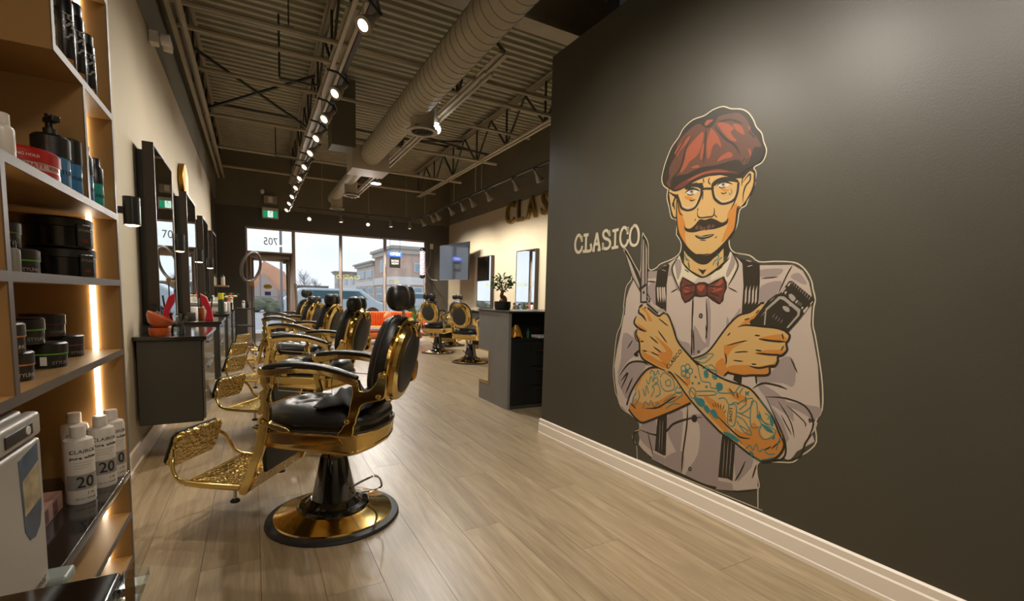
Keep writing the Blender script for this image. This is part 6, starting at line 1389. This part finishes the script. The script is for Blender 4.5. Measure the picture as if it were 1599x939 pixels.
# ================================================================== OUTSIDE
road = MB().box(-60, 90, YF + .2, 180, -.15, -.02); struct('ground_street', road, mat('asphalt_grey', '#A9AAB0', .8, var=.08, vs=.8))
wk = MB().box(-20, 30, YF + .2, 17.5, -.1, 0.0); struct('ground_pavement', wk, mat('concrete_pavement', '#C6C4C2', .8, var=.06, vs=1))
def building(label, x0, x1, y0, y1, h, m_, front=(), left=(), cor=.8, band=None):
    r = empty('building', (x0, y0, 0), 0, label, 'building'); w = x1 - x0; D = y1 - y0
    MB().box(0, w, 0, D, 0, h).build('wall', m_, r)
    MB().box(-.45, w, -.45, D, h - cor, h - cor * .4).build('cornice', mat('cornice_beige', '#BDB5A9', .7), r); MB().box(-.8, w, -.8, D, h - cor * .4, h).build('cornice', mat('cornice_beige2', '#A9A298', .7), r)
    if band: MB().box(-.15, w, -.15, D, band[0], band[1]).build('fascia_band', mat('white_render', '#D9D8D6', .7), r)
    def win(a, b, c_, d, side):
        f = MB(); g = (lambda u0, u1, q0, q1, z0, z1, M_: M_.box(u0, u1, q0, q1, z0, z1)) if side == 'f' else (lambda u0, u1, q0, q1, z0, z1, M_: M_.box(q0, q1, u0, u1, z0, z1))
        g(a, b, -.2, .02, c_, d, f); fo = f.build('window', mat('pale_window_frame', '#D2D3D5', .5), r); nx = max(1, round((b - a) / 1.3)); ny = max(1, round((d - c_) / 1.3))
        for i in range(nx):
            for j in range(ny): q = MB(); g(a + (b - a) * i / nx + .1, a + (b - a) * (i + 1) / nx - .1, -.24, -.2, c_ + (d - c_) * j / ny + .1, c_ + (d - c_) * (j + 1) / ny - .1, q); q.build('pane', mat('far_glass', '#8CA2AE', .25, var=.2, vs=.4), fo)
    for t in front: win(*t, 'f')
    for t in left: win(*t, 'l')
    return r
brick = mat('pink_brick_wall', '#BFA598', .8, var=.10, vs=.8); rend = mat('pale_render_wall', '#CFC6BC', .8, var=.05, vs=.5)
building('pink-brick corner building at the right of the shop window', 17.5, 34, 66, 79, 8.0, brick, [(2.6, 3.6, 4.5, 5.8), (1.2, 3.8, .3, 2.4), (6, 9, .3, 2.4), (7, 8.5, 4.5, 5.8)], [(6.4, 8.4, 4.6, 6.4), (2, 5, .3, 2.4), (7.5, 11, .3, 2.4)], 1.0, band=(2.7, 3.8))
building('pale building wing with long rows of windows beside the brick corner', 17.6, 30, 79.85, 94.8, 6.7, rend, [], [(1, 5.4, 4.0, 5.3), (7, 13.5, 4.0, 5.3), (1, 4, .3, 1.2), (1, 4, 1.5, 2.4), (5.5, 9, .3, 1.2), (5.5, 9, 1.5, 2.4), (10.5, 14.5, .3, 2.4)], .7, band=(2.6, 3.4))
building('long white shop row with dark square signs, farthest along the street', 17.7, 30, 95.7, 116, 5.2, mat('white_render', '#D9D8D6', .7), [], [(2, 5, 3.2, 4.4), (10, 13, 3.2, 4.4), (1, 8, .3, 2), (10, 17, .3, 2)], .4)
building('short corner tower at the far end of the white shop row', 17.4, 28, 116.9, 122, 6.4, rend, [], [(1, 3.5, 3.4, 4.8)], .7)
building('small dark flat building far down the street', 9, 15.5, 118, 130, 2.9, mat('distant_dark_wall', '#7E7C7C', .9), [(1, 3, .6, 1.8)], [], .3)
hs_ = empty('gabled_house', (0, 80, 0), 0, 'tan house with a tall terracotta roof and grey gable seen through the shop door', 'building')
hw = mat('tan_brick', '#B79A88', .8, var=.1, vs=1); hr_ = mat('terracotta_roof', '#D6A184', .8, var=.08, vs=1)
MB().box(-1.6, 5.0, .6, 10, 0, 1.6).build('wall', hw, hs_)
q = MB(); q.prism([(.0, .0), (.05, 1.2), (1.56, 3.85), (3.3, 1.2), (3.3, 0)], XZ, -.3, .6); q.build('gable', mat('gable_grey', '#A89C96', .8), hs_)
q = MB(); q.prism([(-1.8, .9), (-.4, 2.2), (1.5, 5.85), (4.3, 4.3), (5.6, .9)], XZ, .62, 10); q.build('roof', hr_, hs_)
for x in (-1.4, -.6, 3.7, 4.5): f = MB().box(x, x + .6, .5, .65, .5, 1.3).build('window', mat('pale_window_frame', '#D2D3D5'), hs_); MB().box(x + .06, x + .54, .45, .5, .56, 1.24).build('pane', mat('far_glass', '#8CA2AE'), f)
# bare tree, poles, hedges
def baretree(x, y, h, label, seed):
    r = empty('bare_tree', (x, y, 0), 0, label, 'tree'); rnd = random.Random(seed); q = MB(); q.tube([(0, 0, 0), (.1, 0, h * .35), (0, .1, h * .9)], [.12, .09, .02], 6); q.build('trunk', mat('winter_bark', '#8A8280', .9), r, smooth=True); q = MB()
    for k in range(46):
        z = h * rnd.uniform(.25, .85); a = rnd.uniform(0, 6.28); L_ = h * .28 * (1.1 - z / h) + .4; p = Vector((0, 0, z)); e = p + Vector((cos(a) * L_, sin(a) * L_, L_ * 1.0)); q.tube([p, (p + e) / 2 + Vector((0, 0, -.1)), e], [.035, .025, .008], 4)
        for m_ in range(3): b_ = p.lerp(e, rnd.uniform(.4, .95)); q.tube([b_, b_ + Vector((rnd.uniform(-.5, .5), rnd.uniform(-.5, .5), .6))], .008, 3)
    q.build('branches', mat('winter_bark', '#8A8280'), r)['kind'] = 'stuff'
baretree(7.3, 84, 4.6, 'bare winter tree, the tallest left of the pale shop row', 3); baretree(5.6, 92, 4.0, 'smaller bare winter tree at the left of the tallest one', 8); baretree(10.2, 96, 3.6, 'low bare tree between the tall bare tree and the dark flat building', 6)
for x, y, h, l in ((1.05, 22, 6, 'thin dark street pole seen through the door transom'), (.55, 45, 4.4, 'lamp pole in front of the gabled house')): tag(MB().tube([(x, y, 0), (x, y, h)], .05, 8).build('street_pole', mat('pole_grey', '#7A7A80', .6), smooth=True), l, 'pole')
hd = empty('street_hedge', (-3, 33, 0), 0, 'low hedge and railing across the street by the gabled house', 'hedge'); q = MB(); rnd = random.Random(4)
for k in range(40): q.ball((rnd.uniform(-7, 4.5), rnd.uniform(-.5, .5), rnd.uniform(.2, .6)), (.6, .5, .4), 7, 5)
q.build('foliage', mat('dull_hedge', '#6E7360', .9, var=.3, vs=3), hd)['kind'] = 'stuff'; MB().box(-7, 4.5, -.9, -.85, .9, .95).build('railing', mat('pole_grey', '#7A7A80'), hd)
def car(x, y, col, label, rz=0, van=False):
    r = empty('parked_car' if not van else 'parked_van', (x, y, 0), rz, label, 'car' if not van else 'van'); h = 1.95 if van else 1.45
    out = [(-2.2, .35), (2.2, .35), (2.25, .75), (1.6, .95), (.9, h), (-1.5, h), (-2.15, 1.0)] if not van else [(-2.5, .4), (2.5, .4), (2.55, .95), (1.7, 1.2), (1.2, h), (-2.3, h), (-2.5, 1.5)]
    mb = MB(); mb.prism(out, XZ, -.85, .85); mb.build('body', mat('car_' + col[1:], col, .25, coat=.5), r, bev=.09, seg=3)
    g_ = [(-1.4, 1.0), (1.2, 1.0), (.8, h - .1), (-1.3, h - .1)] if not van else [(-2.1, 1.2), (1.4, 1.2), (1.05, h - .12), (-2.05, h - .12)]
    for s in (-1, 1): mb = MB(); mb.prism(g_, XZ, s * .853 - .004, s * .853 + .004); mb.build('side_window', mat('car_glass', '#4F6A74', .1), r)
    for x_ in (-1.4, 1.4):
        for s in (-1, 1): MB().lathe([(0, -.1), (.32, -.1), (.34, 0), (.32, .1), (0, .1)], (x_, s * .8, .33), 20, ax='y').build('wheel', rubber, r, smooth=True)
    return r
car(3.3, 22.5, '#B8C4CC', 'silver blue car parked outside behind the chairs', 0, False); car(11.6, 36, '#B9BCC2', 'pale grey car parked outside by the brick corner', .2)
